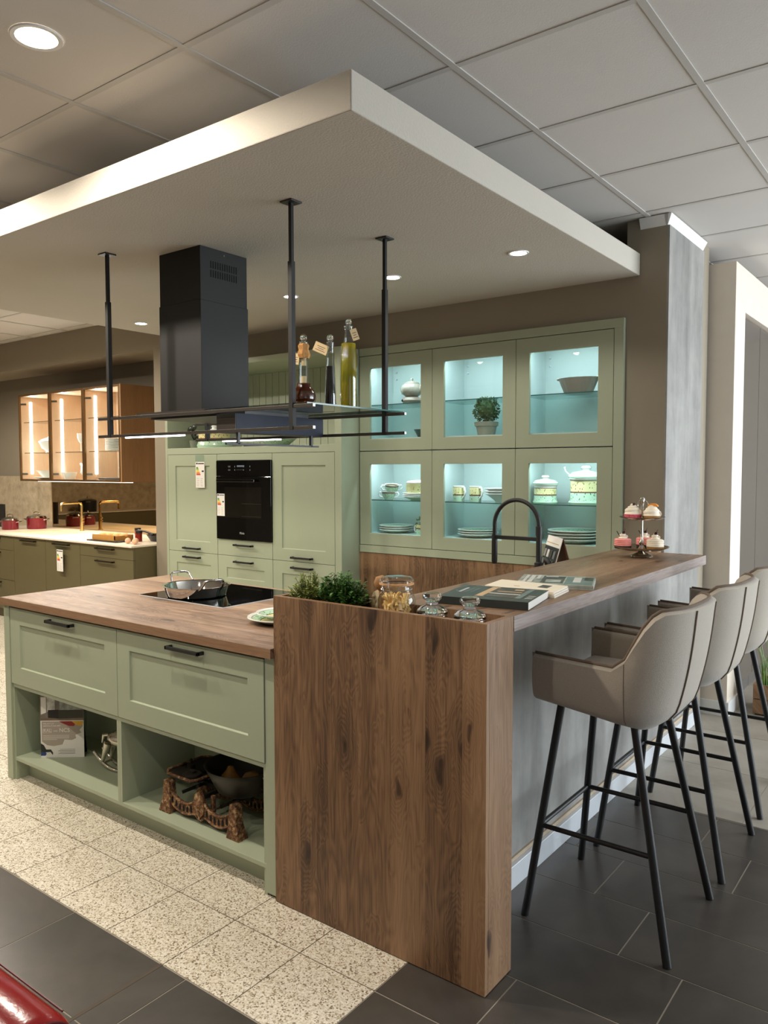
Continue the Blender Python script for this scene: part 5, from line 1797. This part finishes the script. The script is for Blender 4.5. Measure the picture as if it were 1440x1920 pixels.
for body, u, v, s in (('VIELSEITIGE', 0.06, 0.54, 0.0105), ('GESTALTUNG MIT', 0.06, 0.503, 0.0105), ('RAL', 0.068, 0.416, 0.0215), ('UND', 0.295, 0.42, 0.0095), ('NCS', 0.43, 0.413, 0.027)):
    o = text('lettering', body, s, (0, 0, 0), FRONT, wp, lf_, bold=0.0002)
    o.location = (-LW / 2 + u * LW, -0.0011, v * LH)
fr_ = MB()
u0, u1, v0, v1 = 0.055, 0.255, 0.40, 0.465
for a, b, c, d in ((u0, u1, v0, v0 + .004), (u0, u1, v1 - .004, v1), (u0, u0 + .006, v0, v1), (u1 - .006, u1, v0, v1)):
    fr_.box(-LW / 2 + a * LW, -LW / 2 + b * LW, -0.0011, -0.0003, c * LH, d * LH)
for k in range(4):
    fr_.box(-LW / 2 + 0.06 * LW, -LW / 2 + (0.66 - 0.28 * (k == 3)) * LW, -0.0009, -0.0003, (0.355 - 0.022 * k) * LH, (0.361 - 0.022 * k) * LH)
fr_.build('white_print', wp, lf_, local=True)
gp = MB()
for k in range(4):
    gp.box(-LW / 2 + (0.40 + 0.04 * (k % 2)) * LW, -LW / 2 + 0.79 * LW, -0.0006, 0, (0.06 + 0.022 * k) * LH, (0.065 + 0.022 * k) * LH)
gp.build('grey_print', plain('grey_text_print', srgb(120, 116, 110), 0.6), lf_, local=True)

# rocking horse
rh_ = thing('rocking_horse', 'small silver rocking horse beside the brochure stand', 'figurine', (-2.105, 0.22, SH), math.radians(12))
m_ = MB()
for y in (-0.022, 0.022):
    m_.tube([(-0.105 + 0.21 * u, y, 0.006 + 0.055 * (2 * u - 1) ** 2) for u in [k / 14 for k in range(15)]], 0.0065, 8)
for x in (-0.06, 0.06):
    m_.tube([(x, -0.024, 0.024), (x, 0.024, 0.024)], 0.005, 6)
m_.build('rockers', M['silver'], rh_, smooth=50, local=True)
h_ = MB()
h_.ball((0, 0, 0.115), 0.036, 16, 1.55, 0.85, 0.9)
h_.tube([(0.035, 0, 0.12), (0.058, 0, 0.15), (0.066, 0, 0.178)], [0.03, 0.021, 0.017], 10)
h_.tube([(0.060, 0, 0.185), (0.085, 0, 0.172), (0.102, 0, 0.160)], [0.018, 0.015, 0.010], 10)
for s in (-1, 1):
    h_.tube([(0.06, s * .01, 0.19), (0.06, s * .012, 0.206)], [0.006, 0.002], 6)
    h_.tube([(0.04, s * 0.018, 0.10), (0.055, s * 0.021, 0.06), (0.066, s * 0.022, 0.028)], [0.014, 0.009, 0.007], 8)
    h_.tube([(-0.04, s * 0.018, 0.10), (-0.055, s * 0.021, 0.06), (-0.066, s * 0.022, 0.028)], [0.016, 0.010, 0.007], 8)
h_.tube([(-0.05, 0, 0.125), (-0.075, 0, 0.12), (-0.085, 0, 0.09)], [0.008, 0.009, 0.004], 8)
h_.build('horse', M['silver'], rh_, smooth=60, local=True)
MB().ball((0, 0, 0.142), 0.022, 12, 1.0, 1.1, 0.35).build('saddle', M['silver'], rh_, smooth=60, local=True)

rh_.scale = (1.3, 1.3, 1.3)

# old kitchen scale with its brass bowl
rust, _nt, _b = newmat('rusty_cast_iron')
_v = objco(_nt)
_n = noise(_nt, _v, 55.0, 6, 0.7, 0.5)
_nt.links.new(ramp(_nt, _n, [(0.36, srgb(46, 32, 22)), (0.48, srgb(104, 68, 40)), (0.56, srgb(140, 104, 68)), (0.66, srgb(196, 172, 130))]), _b.inputs['Base Color'])
_b.inputs['Roughness'].default_value = 0.8
bump(_nt, _b, _n, 0.6, 0.004)
ironb = plain('dark_cast_iron', srgb(44, 38, 32), 0.6, 0.4, var=0.25, nscale=30)
pewter = plain('tarnished_bowl', srgb(52, 48, 42), 0.4, 0.6, var=0.2, nscale=12)
ks = thing('kitchen_scale', 'rusty antique cast-iron kitchen scale in the right island shelf', 'scale', (-1.35, 0.19, SH))
for y0, nm in ((0.075, 'front'), (0.27, 'rear')):
    top, bot = [], []
    N_ = 60
    for k in range(N_ + 1):
        u = k / N_
        x = -1.555 + 0.405 * u
        sag = math.sin(PI * ((u * 2) % 1.0)) ** 0.8
        cen = math.exp(-((u - 0.5) / 0.055) ** 2)
        top.append((x, 0.226 - 0.048 * sag + 0.026 * cen))
        bot.append((x, 0.178 - 0.046 * sag - 0.042 * cen))
    pl_ = MB()
    n = len(top)
    vs = [(p[0], y0, p[1]) for p in top] + [(p[0], y0, p[1]) for p in bot] + [(p[0], y0 + 0.012, p[1]) for p in top] + [(p[0], y0 + 0.012, p[1]) for p in bot]
    fs = []
    for k in range(n - 1):
        fs += [(k, k + 1, n + k + 1, n + k), (2 * n + k + 1, 2 * n + k, 3 * n + k, 3 * n + k + 1), (k + 1, k, 2 * n + k, 2 * n + k + 1), (n + k, n + k + 1, 3 * n + k + 1, 3 * n + k)]
    pl_.add(vs, fs)
    fretted = pl_.build('side_frame', rust, ks)
    hs = MB()
    rim = MB()
    for c in range(2):
        for k in range(6):
            u = (0.075 + 0.058 * k) + (0.5 if c else 0.0) + (0.03 if c else 0.0)
            x = -1.555 + 0.405 * u
            z = 0.202 - 0.047 * math.sin(PI * ((u * 2) % 1.0)) ** 0.8
            hs.prism([(x - 0.0055, z - 0.013), (x + 0.0055, z - 0.013), (x + 0.0055, z + 0.004), (x, z + 0.013), (x - 0.0055, z + 0.004)], 'Y', y0 - 0.0012, y0 + 0.0002)
    tag(hs.build('fret_holes', M['void'], fretted), kind='stuff')
    rim.tube([(p[0], y0 - 0.001, p[1] - 0.001) for p in top], 0.005, 6)
    rim.tube([(p[0], y0 - 0.001, p[1] + 0.001) for p in bot], 0.0045, 6)
    rim.prism([(-1.352 + q * 0.031, z) for q, z in ((-0.8, 0.235), (-1, 0.20), (-0.85, 0.165), (0, 0.137), (0.85, 0.165), (1, 0.20), (0.8, 0.235), (0, 0.252))], 'Y', y0 - 0.007, y0)
    rim.ball((-1.352, y0 - 0.006, 0.19), 0.016, 12, 0.9, 0.5, 1.4)
    rim.build('moulding', rust, fretted, smooth=50)
    for sx, x in ((-1, -1.555), (1, -1.15)):
        ft = MB()
        yy0, yy1 = y0 - 0.018, y0 + 0.034
        lo, hi = (0.042, 0.030) if sx < 0 else (0.030, 0.042)
        ft.add([(x - lo, yy0, SH), (x + hi, yy0, SH), (x + hi, yy1, SH), (x - lo, yy1, SH),
                (x - 0.024, yy0 + .007, 0.172), (x + 0.024, yy0 + .007, 0.172), (x + 0.024, yy1 - .007, 0.172), (x - 0.024, yy1 - .007, 0.172),
                (x - 0.018, yy0 + .009, 0.25), (x + 0.018, yy0 + .009, 0.25), (x + 0.018, yy1 - .009, 0.25), (x - 0.018, yy1 - .009, 0.25)],
               [(3, 2, 1, 0), (0, 1, 5, 4), (1, 2, 6, 5), (2, 3, 7, 6), (3, 0, 4, 7), (4, 5, 9, 8), (5, 6, 10, 9), (6, 7, 11, 10), (7, 4, 8, 11), (8, 9, 10, 11)])
        ft.build('foot', rust, ks, bevel=0.003)
bm_ = MB()
bm_.bar((-1.53, 0.19, 0.225), (-1.17, 0.19, 0.225), 0.016, 0.018)
bm_.bar((-1.353, 0.08, 0.222), (-1.353, 0.28, 0.222), 0.014, 0.016)
for x in (-1.47, -1.23):
    bm_.bar((x - 0.05, 0.12, 0.19), (x + 0.05, 0.26, 0.24), 0.012, 0.01)
    bm_.bar((x - 0.05, 0.26, 0.19), (x + 0.05, 0.12, 0.24), 0.012, 0.01)
bm_.build('balance_beam', ironb, ks)
tr2 = MB()
tr2.prism([(-1.585, 0.10), (-1.555, 0.075), (-1.41, 0.075), (-1.395, 0.10), (-1.395, 0.28), (-1.41, 0.305), (-1.555, 0.305), (-1.585, 0.28)], 'Z', 0.268, 0.276)
tray = tr2.build('weight_tray', ironb, ks)
ring_ = [(-1.585, 0.10), (-1.555, 0.075), (-1.41, 0.075), (-1.395, 0.10), (-1.395, 0.28), (-1.41, 0.305), (-1.555, 0.305), (-1.585, 0.28)]
MB().tube([(p[0], p[1], 0.279) for p in ring_], 0.0055, 6, True).build('tray_rim', rust, tray)
MB().bar((-1.485, 0.19, 0.235), (-1.485, 0.19, 0.268), 0.03, 0.03).bar((-1.24, 0.19, 0.23), (-1.24, 0.19, 0.247), 0.09, 0.09).build('tray_post', ironb, ks)
for k in range(2):
    MB().bar((-1.30 + 0.12 * k, 0.10 + 0.0 * k, 0.17), (-1.30 + 0.12 * k, 0.10, 0.238), 0.014, 0.014).build('support_post', rust, ks)
for k, (x, y, r, h, l) in enumerate(((-1.448, 0.115, 0.038, 0.022, 'broad dark iron weight at the front of the scale tray'), (-1.45, 0.215, 0.040, 0.026, 'broad dark iron weight at the back of the scale tray'), (-1.515, 0.165, 0.017, 0.036, 'small tall iron weight on the scale tray'))):
    t = thing('scale_weight', l, 'weight', (x, y, 0.2762), 0, 'iron weights on the scale')
    MB().lathe([(0, 0), (r, 0), (r, h * .6), (r * .8, h * .7), (r * .3, h * .75), (r * .3, h), (r * .45, h * 1.15), (0, h * 1.3)], seg=18).build('weight', ironb, t, smooth=40, local=True)
bo = thing('scale_bowl', 'deep tarnished metal bowl resting on the scale', 'bowl', (-1.225, 0.185, 0.2475))
MB().lathe([(0, 0), (0.08, 0.0), (0.10, 0.012), (0.138, 0.085), (0.150, 0.110), (0.155, 0.113), (0.147, 0.111), (0.134, 0.084), (0.096, 0.016), (0, 0.008)], seg=44, sy=0.95).build('bowl', pewter, bo, smooth=40, local=True)
for s in (-1, 1):
    MB().tube([(s * 0.143, -0.02, 0.095), (s * 0.164, -0.02, 0.08), (s * 0.155, -0.015, 0.035), (s * 0.122, -0.01, 0.045)], 0.003, 6).build('side_handle', M['silver'], bo, local=True)
gold = plain('golden_ceramic_fruit', srgb(168, 118, 46), 0.35, var=0.15)
pear = MB().lathe([(0, 0), (0.034, 0.003), (0.044, 0.026), (0.036, 0.05), (0.018, 0.07), (0.012, 0.084), (0, 0.088)], (-1.275, 0.17, 0.2570), 20)
one('ornamental_pear', pear, gold, 'golden pear lying in the tarnished bowl', 'pear', smooth=60)
mush = plain('mushroom_skin', srgb(176, 132, 82), 0.6, var=0.15)
for k, (x, y, r) in enumerate(((-1.185, 0.20, 0.036), (-1.16, 0.15, 0.03), (-1.215, 0.13, 0.024))):
    t = thing('mushroom', ['largest ornamental mushroom in the tarnished bowl', 'medium ornamental mushroom in the tarnished bowl', 'smallest ornamental mushroom in the tarnished bowl'][k], 'mushroom', (x, y, 0.2645), 0, 'mushrooms in the bowl')
    MB().lathe([(0, 0.0), (r * .45, 0.0), (r * .4, r * 1.1), (0, r * 1.1)], seg=14).build('stalk', plain('mushroom_stalk', srgb(206, 176, 132), 0.6), t, smooth=50, local=True)
    MB().lathe([(0, r * .9), (r, r * .95), (r * 1.05, r * 1.2), (r * .75, r * 1.65), (0, r * 1.85)], seg=18).build('cap', mush, t, smooth=50, local=True)

# ================================================================== OLIVE KITCHEN in the recess at the left
KZ, KF = 0.885, 2.12
bronze_h = plain('dark_bronze_handle', srgb(52, 42, 30), 0.4, 0.6)
units = [(-5.50, -4.685, 'olive drawer cabinet at the right end of the background kitchen', 'drawers'),
         (-6.098, -5.502, 'olive cabinet with the energy label in the background kitchen', 'tall'),
         (-6.697, -6.10, 'olive cabinet left of the energy label in the background kitchen', 'tall'),
         (-7.50, -6.699, 'olive drawer cabinet at the left edge of the picture', 'three')]
for x0, x1, l, kind in units:
    t = thing('olive_cabinet', l, 'cabinet', ((x0 + x1) / 2, 2.4, 0), 0, 'olive base cabinets')
    MB().box(x0, x1, KF + 0.02, 2.94, 0.1, 0.868).build('carcass', M['olive'], t)
    MB().box(x0, x1, KF + 0.06, KF + 0.08, 0, 0.1).build('plinth', M['olive'], t)
    cuts = {'drawers': [0.868, 0.756, 0.43, 0.102], 'tall': [0.868, 0.102], 'three': [0.868, 0.72, 0.41, 0.102]}[kind]
    for k in range(len(cuts) - 1):
        f = MB().box(x0 + 0.0015, x1 - 0.0015, KF, KF + 0.019, cuts[k + 1] + 0.0015, cuts[k] - 0.0015).build('drawer_front' if kind != 'tall' else 'door', M['olive'], t, bevel=0.001)
        handle('handle', (x0 + x1) / 2, KF, cuts[k] - 0.03, f, 0.27, bronze_h, 0.03)
for o in [o for o in bpy.data.objects if o.name.startswith('olive_cabinet')][1:2]:
    pass
el = energy_label('white energy label hanging on the olive cabinet in the background', -5.84, -5.735, 0.585, 0.79, KF - 0.034, 'D', 0.845)

ct = thing('stone_counter', 'pale stone counter of the background kitchen', 'counter', (-6.1, 2.5, 0.869))
MB().box(-9.4, -4.68, 2.10, 2.945, 0.869, KZ).build('slab', M['counter'], ct, bevel=0.002)
MB().box(-7.1, -6.3, 2.30, 2.72, KZ - 0.0005, KZ + 0.0006).build('sink_basin', plain('cream_sink', srgb(216, 200, 164), 0.3), ct)
one('stone_splashback', MB().box(-9.4, -7.385, 2.925, 2.948, KZ + 0.0005, 1.47), M['stone'], 'beige stone splashback left of the bronze mirror', 'splashback')
one('bronze_mirror', MB().box(-7.38, -4.665, 2.936, 2.948, KZ + 0.0005, 1.43), M['mirror'], 'bronze mirror splashback behind the brass tap', 'mirror')

bf = thing('brass_tap', 'square-necked brass tap on the background counter', 'tap', (-6.60, 2.825, KZ))
MB().lathe([(0, 0), (0.026, 0), (0.026, 0.004), (0.019, 0.006), (0.019, 0.165), (0, 0.165)], seg=20).build('body', M['brass'], bf, smooth=40, local=True)
nk = [(0, 0, 0.16), (0, 0, 0.275)] + [(0, -0.03 + 0.03 * math.cos(a), 0.275 + 0.03 * math.sin(a)) for a in [PI / 2 * k / 6 for k in range(1, 7)]] + [(0, -0.20, 0.305)] + [(0, -0.21 - 0.03 * math.sin(a), 0.275 + 0.03 * math.cos(a)) for a in [PI / 2 * k / 6 for k in range(1, 7)]] + [(0, -0.24, 0.22)]
MB().tube(nk, 0.0135, 12).build('neck', M['brass'], bf, smooth=50, local=True)
MB().tube([(0.018, 0, 0.10), (0.04, 0, 0.10)], 0.008, 8).tube([(0.018, 0, 0.13), (0.04, 0, 0.13)], 0.008, 8).build('lever', M['brass'], bf, local=True)


def potlid(loc, r, h, label, mat, name='cooking_pot', group='red cooking pots'):
    t = thing(name, label, 'pot', loc, 0.5, group)
    MB().lathe([(0, 0), (r * .93, 0), (r * .97, 0.01), (r, h), (r * 1.02, h + 0.003), (r * .97, h), (0, h - 0.01)], seg=32).build('body', mat, t, smooth=40, local=True)
    MB().lathe([(r * 1.0, h + 0.004), (r * .9, h + 0.022), (r * .4, h + 0.04), (0, h + 0.044)], seg=32).build('lid', M['chrome'], t, smooth=40, local=True)
    MB().tube([(-0.035, 0, h + 0.04), (-0.03, 0, h + 0.062), (0, 0, h + 0.07), (0.03, 0, h + 0.062), (0.035, 0, h + 0.04)], 0.005, 8).build('lid_handle', M['chrome'], t, smooth=50, local=True)
    for s in (-1, 1):
        MB().tube([(s * r, -0.03, h - 0.02), (s * (r + 0.03), -0.025, h - 0.01), (s * (r + 0.03), 0.025, h - 0.01), (s * r, 0.03, h - 0.02)], 0.006, 8).build('side_handle', M['chrome'], t, smooth=50, local=True)
    return t


potlid((-7.42, 2.46, KZ + 0.0007), 0.088, 0.10, 'red cooking pot at the left edge of the picture on the counter', M['redpot'])
potlid((-7.30, 2.70, KZ + 0.0007), 0.106, 0.12, 'larger red cooking pot beside the mirror edge', M['redpot'])
bd = thing('serving_board', 'dark board with a paper tray of bread on the background counter', 'board', (-5.30, 2.33, KZ))
MB().box(-5.52, -5.06, 2.20, 2.46, KZ, KZ + 0.012).build('board', M['black'], bd, bevel=0.003)
MB().box(-5.47, -5.12, 2.23, 2.43, KZ + 0.012, KZ + 0.02).box(-5.47, -5.12, 2.23, 2.238, KZ + 0.02, KZ + 0.06).box(-5.47, -5.12, 2.422, 2.43, KZ + 0.02, KZ + 0.06).box(-5.47, -5.462, 2.23, 2.43, KZ + 0.02, KZ + 0.055).box(-5.128, -5.12, 2.23, 2.43, KZ + 0.02, KZ + 0.055).build('paper_tray', plain('kraft_tray', srgb(176, 126, 58), 0.7), bd)
brd = plain('bread_crust', srgb(224, 172, 110), 0.7, var=0.2, nscale=30)
for k in range(6):
    b_ = MB().ball((-5.43 + 0.055 * k, 2.33 + 0.03 * (k % 2), KZ + 0.05), 0.036, 12, 1.1, 1.4, 0.7)
    one('bread_roll', b_, brd, ['first', 'second', 'third', 'fourth', 'fifth', 'sixth'][k] + ' bread roll from the left in the paper tray', 'bread', group='bread rolls in the paper tray', smooth=60)
for k, (x, y, l) in enumerate(((-5.32, 2.62, 'spice jar with black lid behind the paper tray'), (-5.02, 2.42, 'spice jar with black lid beside the frying pan'))):
    t = thing('spice_jar', l, 'jar', (x, y, KZ), 0, 'spice jars')
    MB().cyl((0, 0, 0), 0.028, 0.075).build('glass', plain('paprika', srgb(120, 26, 16), 0.2), t, smooth=40, local=True)
    MB().cyl((0, 0, 0.075), 0.03, 0.025).build('lid', M['black'], t, smooth=40, local=True)
fp_ = thing('frying_pan', 'black frying pan on the background counter by the pier', 'pan', (-4.90, 2.62, KZ + 0.0006))
MB().lathe([(0, 0), (0.13, 0), (0.165, 0.055), (0.17, 0.058), (0.16, 0.055), (0.128, 0.008), (0, 0.006)], seg=32).build('pan', M['black'], fp_, smooth=40, local=True)
MB().tube([(-0.15, -0.02, 0.05), (-0.24, -0.04, 0.075), (-0.33, -0.06, 0.085)], 0.011, 8).build('handle', M['black'], fp_, smooth=50, local=True)
eg = plain('pale_eggs', srgb(226, 184, 150), 0.6)
for k, (x, y) in enumerate(((-4.93, 2.24), (-4.86, 2.27), (-4.80, 2.22))):
    b_ = MB().ball((x, y, KZ + 0.026), 0.026, 14, 1.15, 0.95, 1.0)
    one('onion', b_, eg, ['left', 'middle', 'right'][k] + ' small pale onion at the front right of the background counter', 'onion', group='onions on the counter', smooth=60)

# lit oak wall cabinets
UC = [(-7.07, 'lit oak glass cabinet with the white tureen, left of three'), (-6.465, 'middle lit oak glass cabinet with wine glasses'), (-5.86, 'lit oak glass cabinet with the plate pile, right of three')]
UY, UZ0, UZ1 = 2.40, 1.427, 2.338
bronze = plain('bronze_door_frame', srgb(112, 84, 50), 0.35, 0.7)
for x0, l in UC:
    x1 = x0 + 0.605
    t = thing('oak_wall_cabinet', l, 'cabinet', (x0 + 0.3, 2.6, UZ0), 0, 'lit oak wall cabinets')
    c = MB()
    c.box(x0, x0 + 0.018, UY + 0.02, 2.93, UZ0, UZ1).box(x1 - 0.018, x1, UY + 0.02, 2.93, UZ0, UZ1)
    c.box(x0, x1, UY + 0.02, 2.93, UZ0, UZ0 + 0.018).box(x0, x1, UY + 0.02, 2.93, UZ1 - 0.018, UZ1).box(x0, x1, 2.76, 2.93, UZ0, UZ1)
    c.build('carcass', M['light_oak'], t)
    d = MB().holed(x0 + 0.002, x1 - 0.002, UZ0, UZ1, UY, UY + 0.018, x0 + 0.022, x1 - 0.022, UZ0 + 0.02, UZ1 - 0.02).build('door_frame', bronze, t, bevel=0.001)
    MB().box(x0 + 0.02, x1 - 0.02, UY + 0.008, UY + 0.012, UZ0 + 0.018, UZ1 - 0.018).build('pane', M['glass'], d)
    for z in (2.05, 1.725):
        s_ = MB().box(x0 + 0.02, x1 - 0.02, UY + 0.05, 2.755, z - 0.006, z).build('glass_shelf', M['pane'], t)
        MB().box(x0 + 0.02, x1 - 0.02, UY + 0.0485, UY + 0.05, z - 0.006, z).build('shelf_edge', bronze, s_)
    MB().box(x0 + 0.018, x0 + 0.024, 2.515, 2.54, 1.50, 2.27).build('led_strip', M['led'], t)
    lamp('oak_cabinet_led_light', 'AREA', (x0 + 0.03, 2.53, 1.885), 7.0, (1.0, 0.94, 0.87), 0.02, 0.75, aim=(x0 + 0.6, 2.58, 1.885))
    for z in (1.50, 2.24):
        MB().bar((x0 + 0.02, UY + 0.02, z), (x0 + 0.075, UY + 0.05, z), 0.014, 0.02).build('hinge', M['chrome'], t)
MBs = MB().box(-5.254, -5.236, UY, 2.93, UZ0 - 0.002, UZ1 + 0.002)
one('oak_end_panel', MBs, M['plain_oak'], 'plain oak end panel closing the lit wall cabinets at the right', 'panel')
lamp('under_cabinet_light', 'AREA', (-6.1, 2.55, UZ0 - 0.012), 22, (1.0, 0.88, 0.70), 1.7, 0.02, aim=(-6.1, 2.5, 0.8))
ul = MB().box(-6.95, -5.30, 2.535, 2.565, UZ0 - 0.008, UZ0)
one('under_cabinet_lamp', ul, glow('warm_under_light', (1.0, 0.88, 0.70, 1), 4), 'slim warm lamp under the oak wall cabinets', 'lamp')

WZ = {0: UZ0 + 0.0182, 1: 1.7252}
t = thing('tureen', 'white gravy tureen on the middle shelf of the left oak cabinet', 'tureen', (-6.80, 2.60, WZ[1]))
MB().lathe([(0, 0), (0.06, 0), (0.05, 0.015), (0.10, 0.06), (0.135, 0.12), (0.13, 0.12), (0.09, 0.06), (0, 0.03)], seg=32, sx=1.15, sy=0.8).build('body', M['ceramic'], t, smooth=40, local=True)
MB().lathe([(0.13, 0.122), (0.10, 0.145), (0.03, 0.165), (0.018, 0.18), (0, 0.185)], seg=28, sx=1.15, sy=0.8).build('lid', M['ceramic'], t, smooth=40, local=True)
MB().tube([(-0.13, 0, 0.11), (-0.19, 0, 0.115), (-0.17, 0, 0.06), (-0.10, 0, 0.04)], 0.009, 8).build('handle', M['ceramic'], t, smooth=50, local=True)
b_ = MB().lathe([(0, 0), (0.06, 0), (0.10, 0.03), (0.145, 0.085), (0.14, 0.085), (0.08, 0.03), (0, 0.015)], (-6.80, 2.60, WZ[0] + 0.009), 32)
one('white_bowl', b_, M['ceramic'], 'white bowl standing on a plate in the left oak cabinet', 'bowl', smooth=40)
p_ = MB().lathe([(0, 0), (0.09, 0), (0.18, 0.018), (0.18, 0.022), (0.09, 0.008), (0, 0.006)], (-6.80, 2.60, WZ[0]), 32)
one('white_plate', p_, M['ceramic'], 'white plate under the bowl in the left oak cabinet', 'plate', smooth=40)
for k, (dx, dy, l) in enumerate(((-0.05, 0, 'left stemmed glass in the middle oak cabinet'), (0.045, 0.04, 'right stemmed glass in the middle oak cabinet'))):
    t = thing('stemmed_glass', l, 'glass', (-6.17 + dx, 2.60 + dy, WZ[1]), 0, 'stemmed glasses')
    MB().lathe([(0.035, 0), (0.036, 0.003), (0.006, 0.008), (0.004, 0.09), (0.02, 0.105), (0.036, 0.14), (0.036, 0.19)], seg=22, cap=False).build('glass', plain('milky_glass', srgb(226, 224, 220), 0.08, var=0.0), t, smooth=40, local=True)
t = thing('white_teapot', 'white teapot in the middle oak cabinet', 'teapot', (-6.10, 2.62, WZ[0]))
MB().lathe([(0, 0), (0.06, 0), (0.055, 0.02), (0.095, 0.07), (0.085, 0.14), (0.06, 0.165), (0.03, 0.19), (0.012, 0.20), (0.016, 0.215), (0.012, 0.23), (0, 0.235)], seg=28).build('body', M['ceramic'], t, smooth=50, local=True)
MB().tube([(-0.08, 0, 0.06), (-0.12, 0, 0.09), (-0.14, 0, 0.14), (-0.165, 0, 0.165)], [0.022, 0.018, 0.012, 0.011], 10).build('spout', M['ceramic'], t, smooth=50, local=True)
MB().tube([(0.085, 0, 0.13), (0.13, 0, 0.13), (0.14, 0, 0.08), (0.09, 0, 0.05)], 0.009, 8).build('handle', M['ceramic'], t, smooth=50, local=True)
for k, (x, y, l) in enumerate(((-6.36, 2.53, 'left white cup before the white teapot'), (-6.21, 2.47, 'right white cup before the white teapot'))):
    c_ = MB().lathe([(0, 0), (0.035, 0), (0.045, 0.01), (0.065, 0.075), (0.062, 0.075), (0.04, 0.012), (0, 0.01)], (x, y, WZ[0]), 26)
    one('white_cup', c_, M['ceramic'], l, 'cup', group='white cups in the oak cabinet', smooth=40)
for k in range(9):
    p_ = MB().lathe([(0, 0), (0.09, 0), (0.13, 0.008), (0.13, 0.012), (0.09, 0.006), (0, 0.005)], (-5.56, 2.60, WZ[1] + 0.0135 * k), 30)
    one('white_plate', p_, M['ceramic'], 'white plate in the pile of the right oak cabinet, %s from the bottom' % ['first', 'second', 'third', 'fourth', 'fifth', 'sixth', 'seventh', 'eighth', 'ninth'][k], 'plate', group='pile of white plates', smooth=40)
tt = MB().box(-5.80, -5.40, 2.52, 2.72, WZ[0], WZ[0] + 0.02)
one('black_tray', tt, M['black'], 'flat black tray on the floor of the right oak cabinet', 'tray', bevel=0.004)
for k, (x, z, l) in enumerate(((-5.47, 0.0202, 'lower white bowl on the black tray'), (-5.47, 0.0702, 'upper white bowl stacked on the black tray'))):
    c_ = MB().lathe([(0, 0), (0.03, 0), (0.05, 0.02), (0.062, 0.055), (0.058, 0.055), (0.03, 0.012), (0, 0.01)], (x, 2.60, WZ[0] + z), 26)
    one('white_bowl', c_, M['ceramic'], l, 'bowl', group='white bowls on the tray', smooth=40)
bk = MB().box(-8.1, -7.83, 2.60, 2.62, KZ + 0.001, 1.15)
one('picture_frame', bk, M['black'], 'dark framed card at the far left edge of the counter', 'frame')

# facing run, seen only in the bronze mirror
fr2 = thing('facing_cabinet', 'olive cabinet run opposite the mirror, seen only as a reflection', 'cabinet', (-10.2, 0.4, 0))
MB().box(-10.47, -9.92, -1.4, 1.9, 0, 0.868).build('body', M['olive'], fr2)
MB().box(-10.47, -9.9, -1.4, 1.9, 0.869, KZ).build('slab', M['counter'], fr2)
one('facing_splashback', MB().box(-10.49, -10.472, -1.4, 1.9, 0, 2.0), M['stone'], 'stone splashback opposite the mirror, seen only as a reflection', 'splashback')
potlid((-10.15, 0.75, KZ + 0.001), 0.14, 0.17, 'black cooking pot opposite the mirror, seen only as a reflection', M['black'], 'black_pot', None)

# ------------------------------------------------------------------ grass in a wooden crate by the portal
cr = thing('planter_crate', 'wooden crate with tall grass at the right edge of the picture', 'plant', (0.19, 3.45, 0))
slat = wood('crate_wood', 'Y', srgb(112, 82, 58), srgb(148, 112, 80), srgb(170, 134, 100), plank=0.09, knots=False)
for k in range(2):
    z0 = 0.01 + 0.095 * k
    MB().box(0.02, 0.36, 3.33, 3.342, z0, z0 + 0.09).build('slat', slat, cr)
    MB().box(0.02, 0.36, 3.588, 3.60, z0, z0 + 0.09).build('slat', slat, cr)
    MB().box(0.02, 0.032, 3.342, 3.588, z0, z0 + 0.09).build('slat', slat, cr)
    MB().box(0.348, 0.36, 3.342, 3.588, z0, z0 + 0.09).build('slat', slat, cr)
MB().box(0.032, 0.348, 3.342, 3.588, 0.0, 0.16).build('soil', plain('dark_soil', srgb(40, 32, 26), 0.95), cr)
gs = MB()
for k in range(150):
    x, y = random.uniform(0.05, 0.33), random.uniform(3.36, 3.57)
    a = random.uniform(0, 2 * PI)
    h = random.uniform(0.25, 0.52)
    bend = random.uniform(0.03, 0.17)
    pts = []
    for s in range(5):
        u = s / 4
        pts.append(Vector((x + math.cos(a) * bend * u * u, y + math.sin(a) * bend * u * u, 0.15 + h * (u - 0.18 * u * u))))
    sd = Vector((-math.sin(a), math.cos(a), 0)) * 0.004
    for s in range(4):
        w0, w1 = 1 - s / 4.2, 1 - (s + 1) / 4.2
        gs.add([pts[s] - sd * w0, pts[s] + sd * w0, pts[s + 1] + sd * w1, pts[s + 1] - sd * w1], [(0, 1, 2, 3)])
tag(gs.build('grass_blades', plain('grass_green', srgb(112, 146, 62), 0.5, var=0.3, nscale=40), cr), kind='stuff')
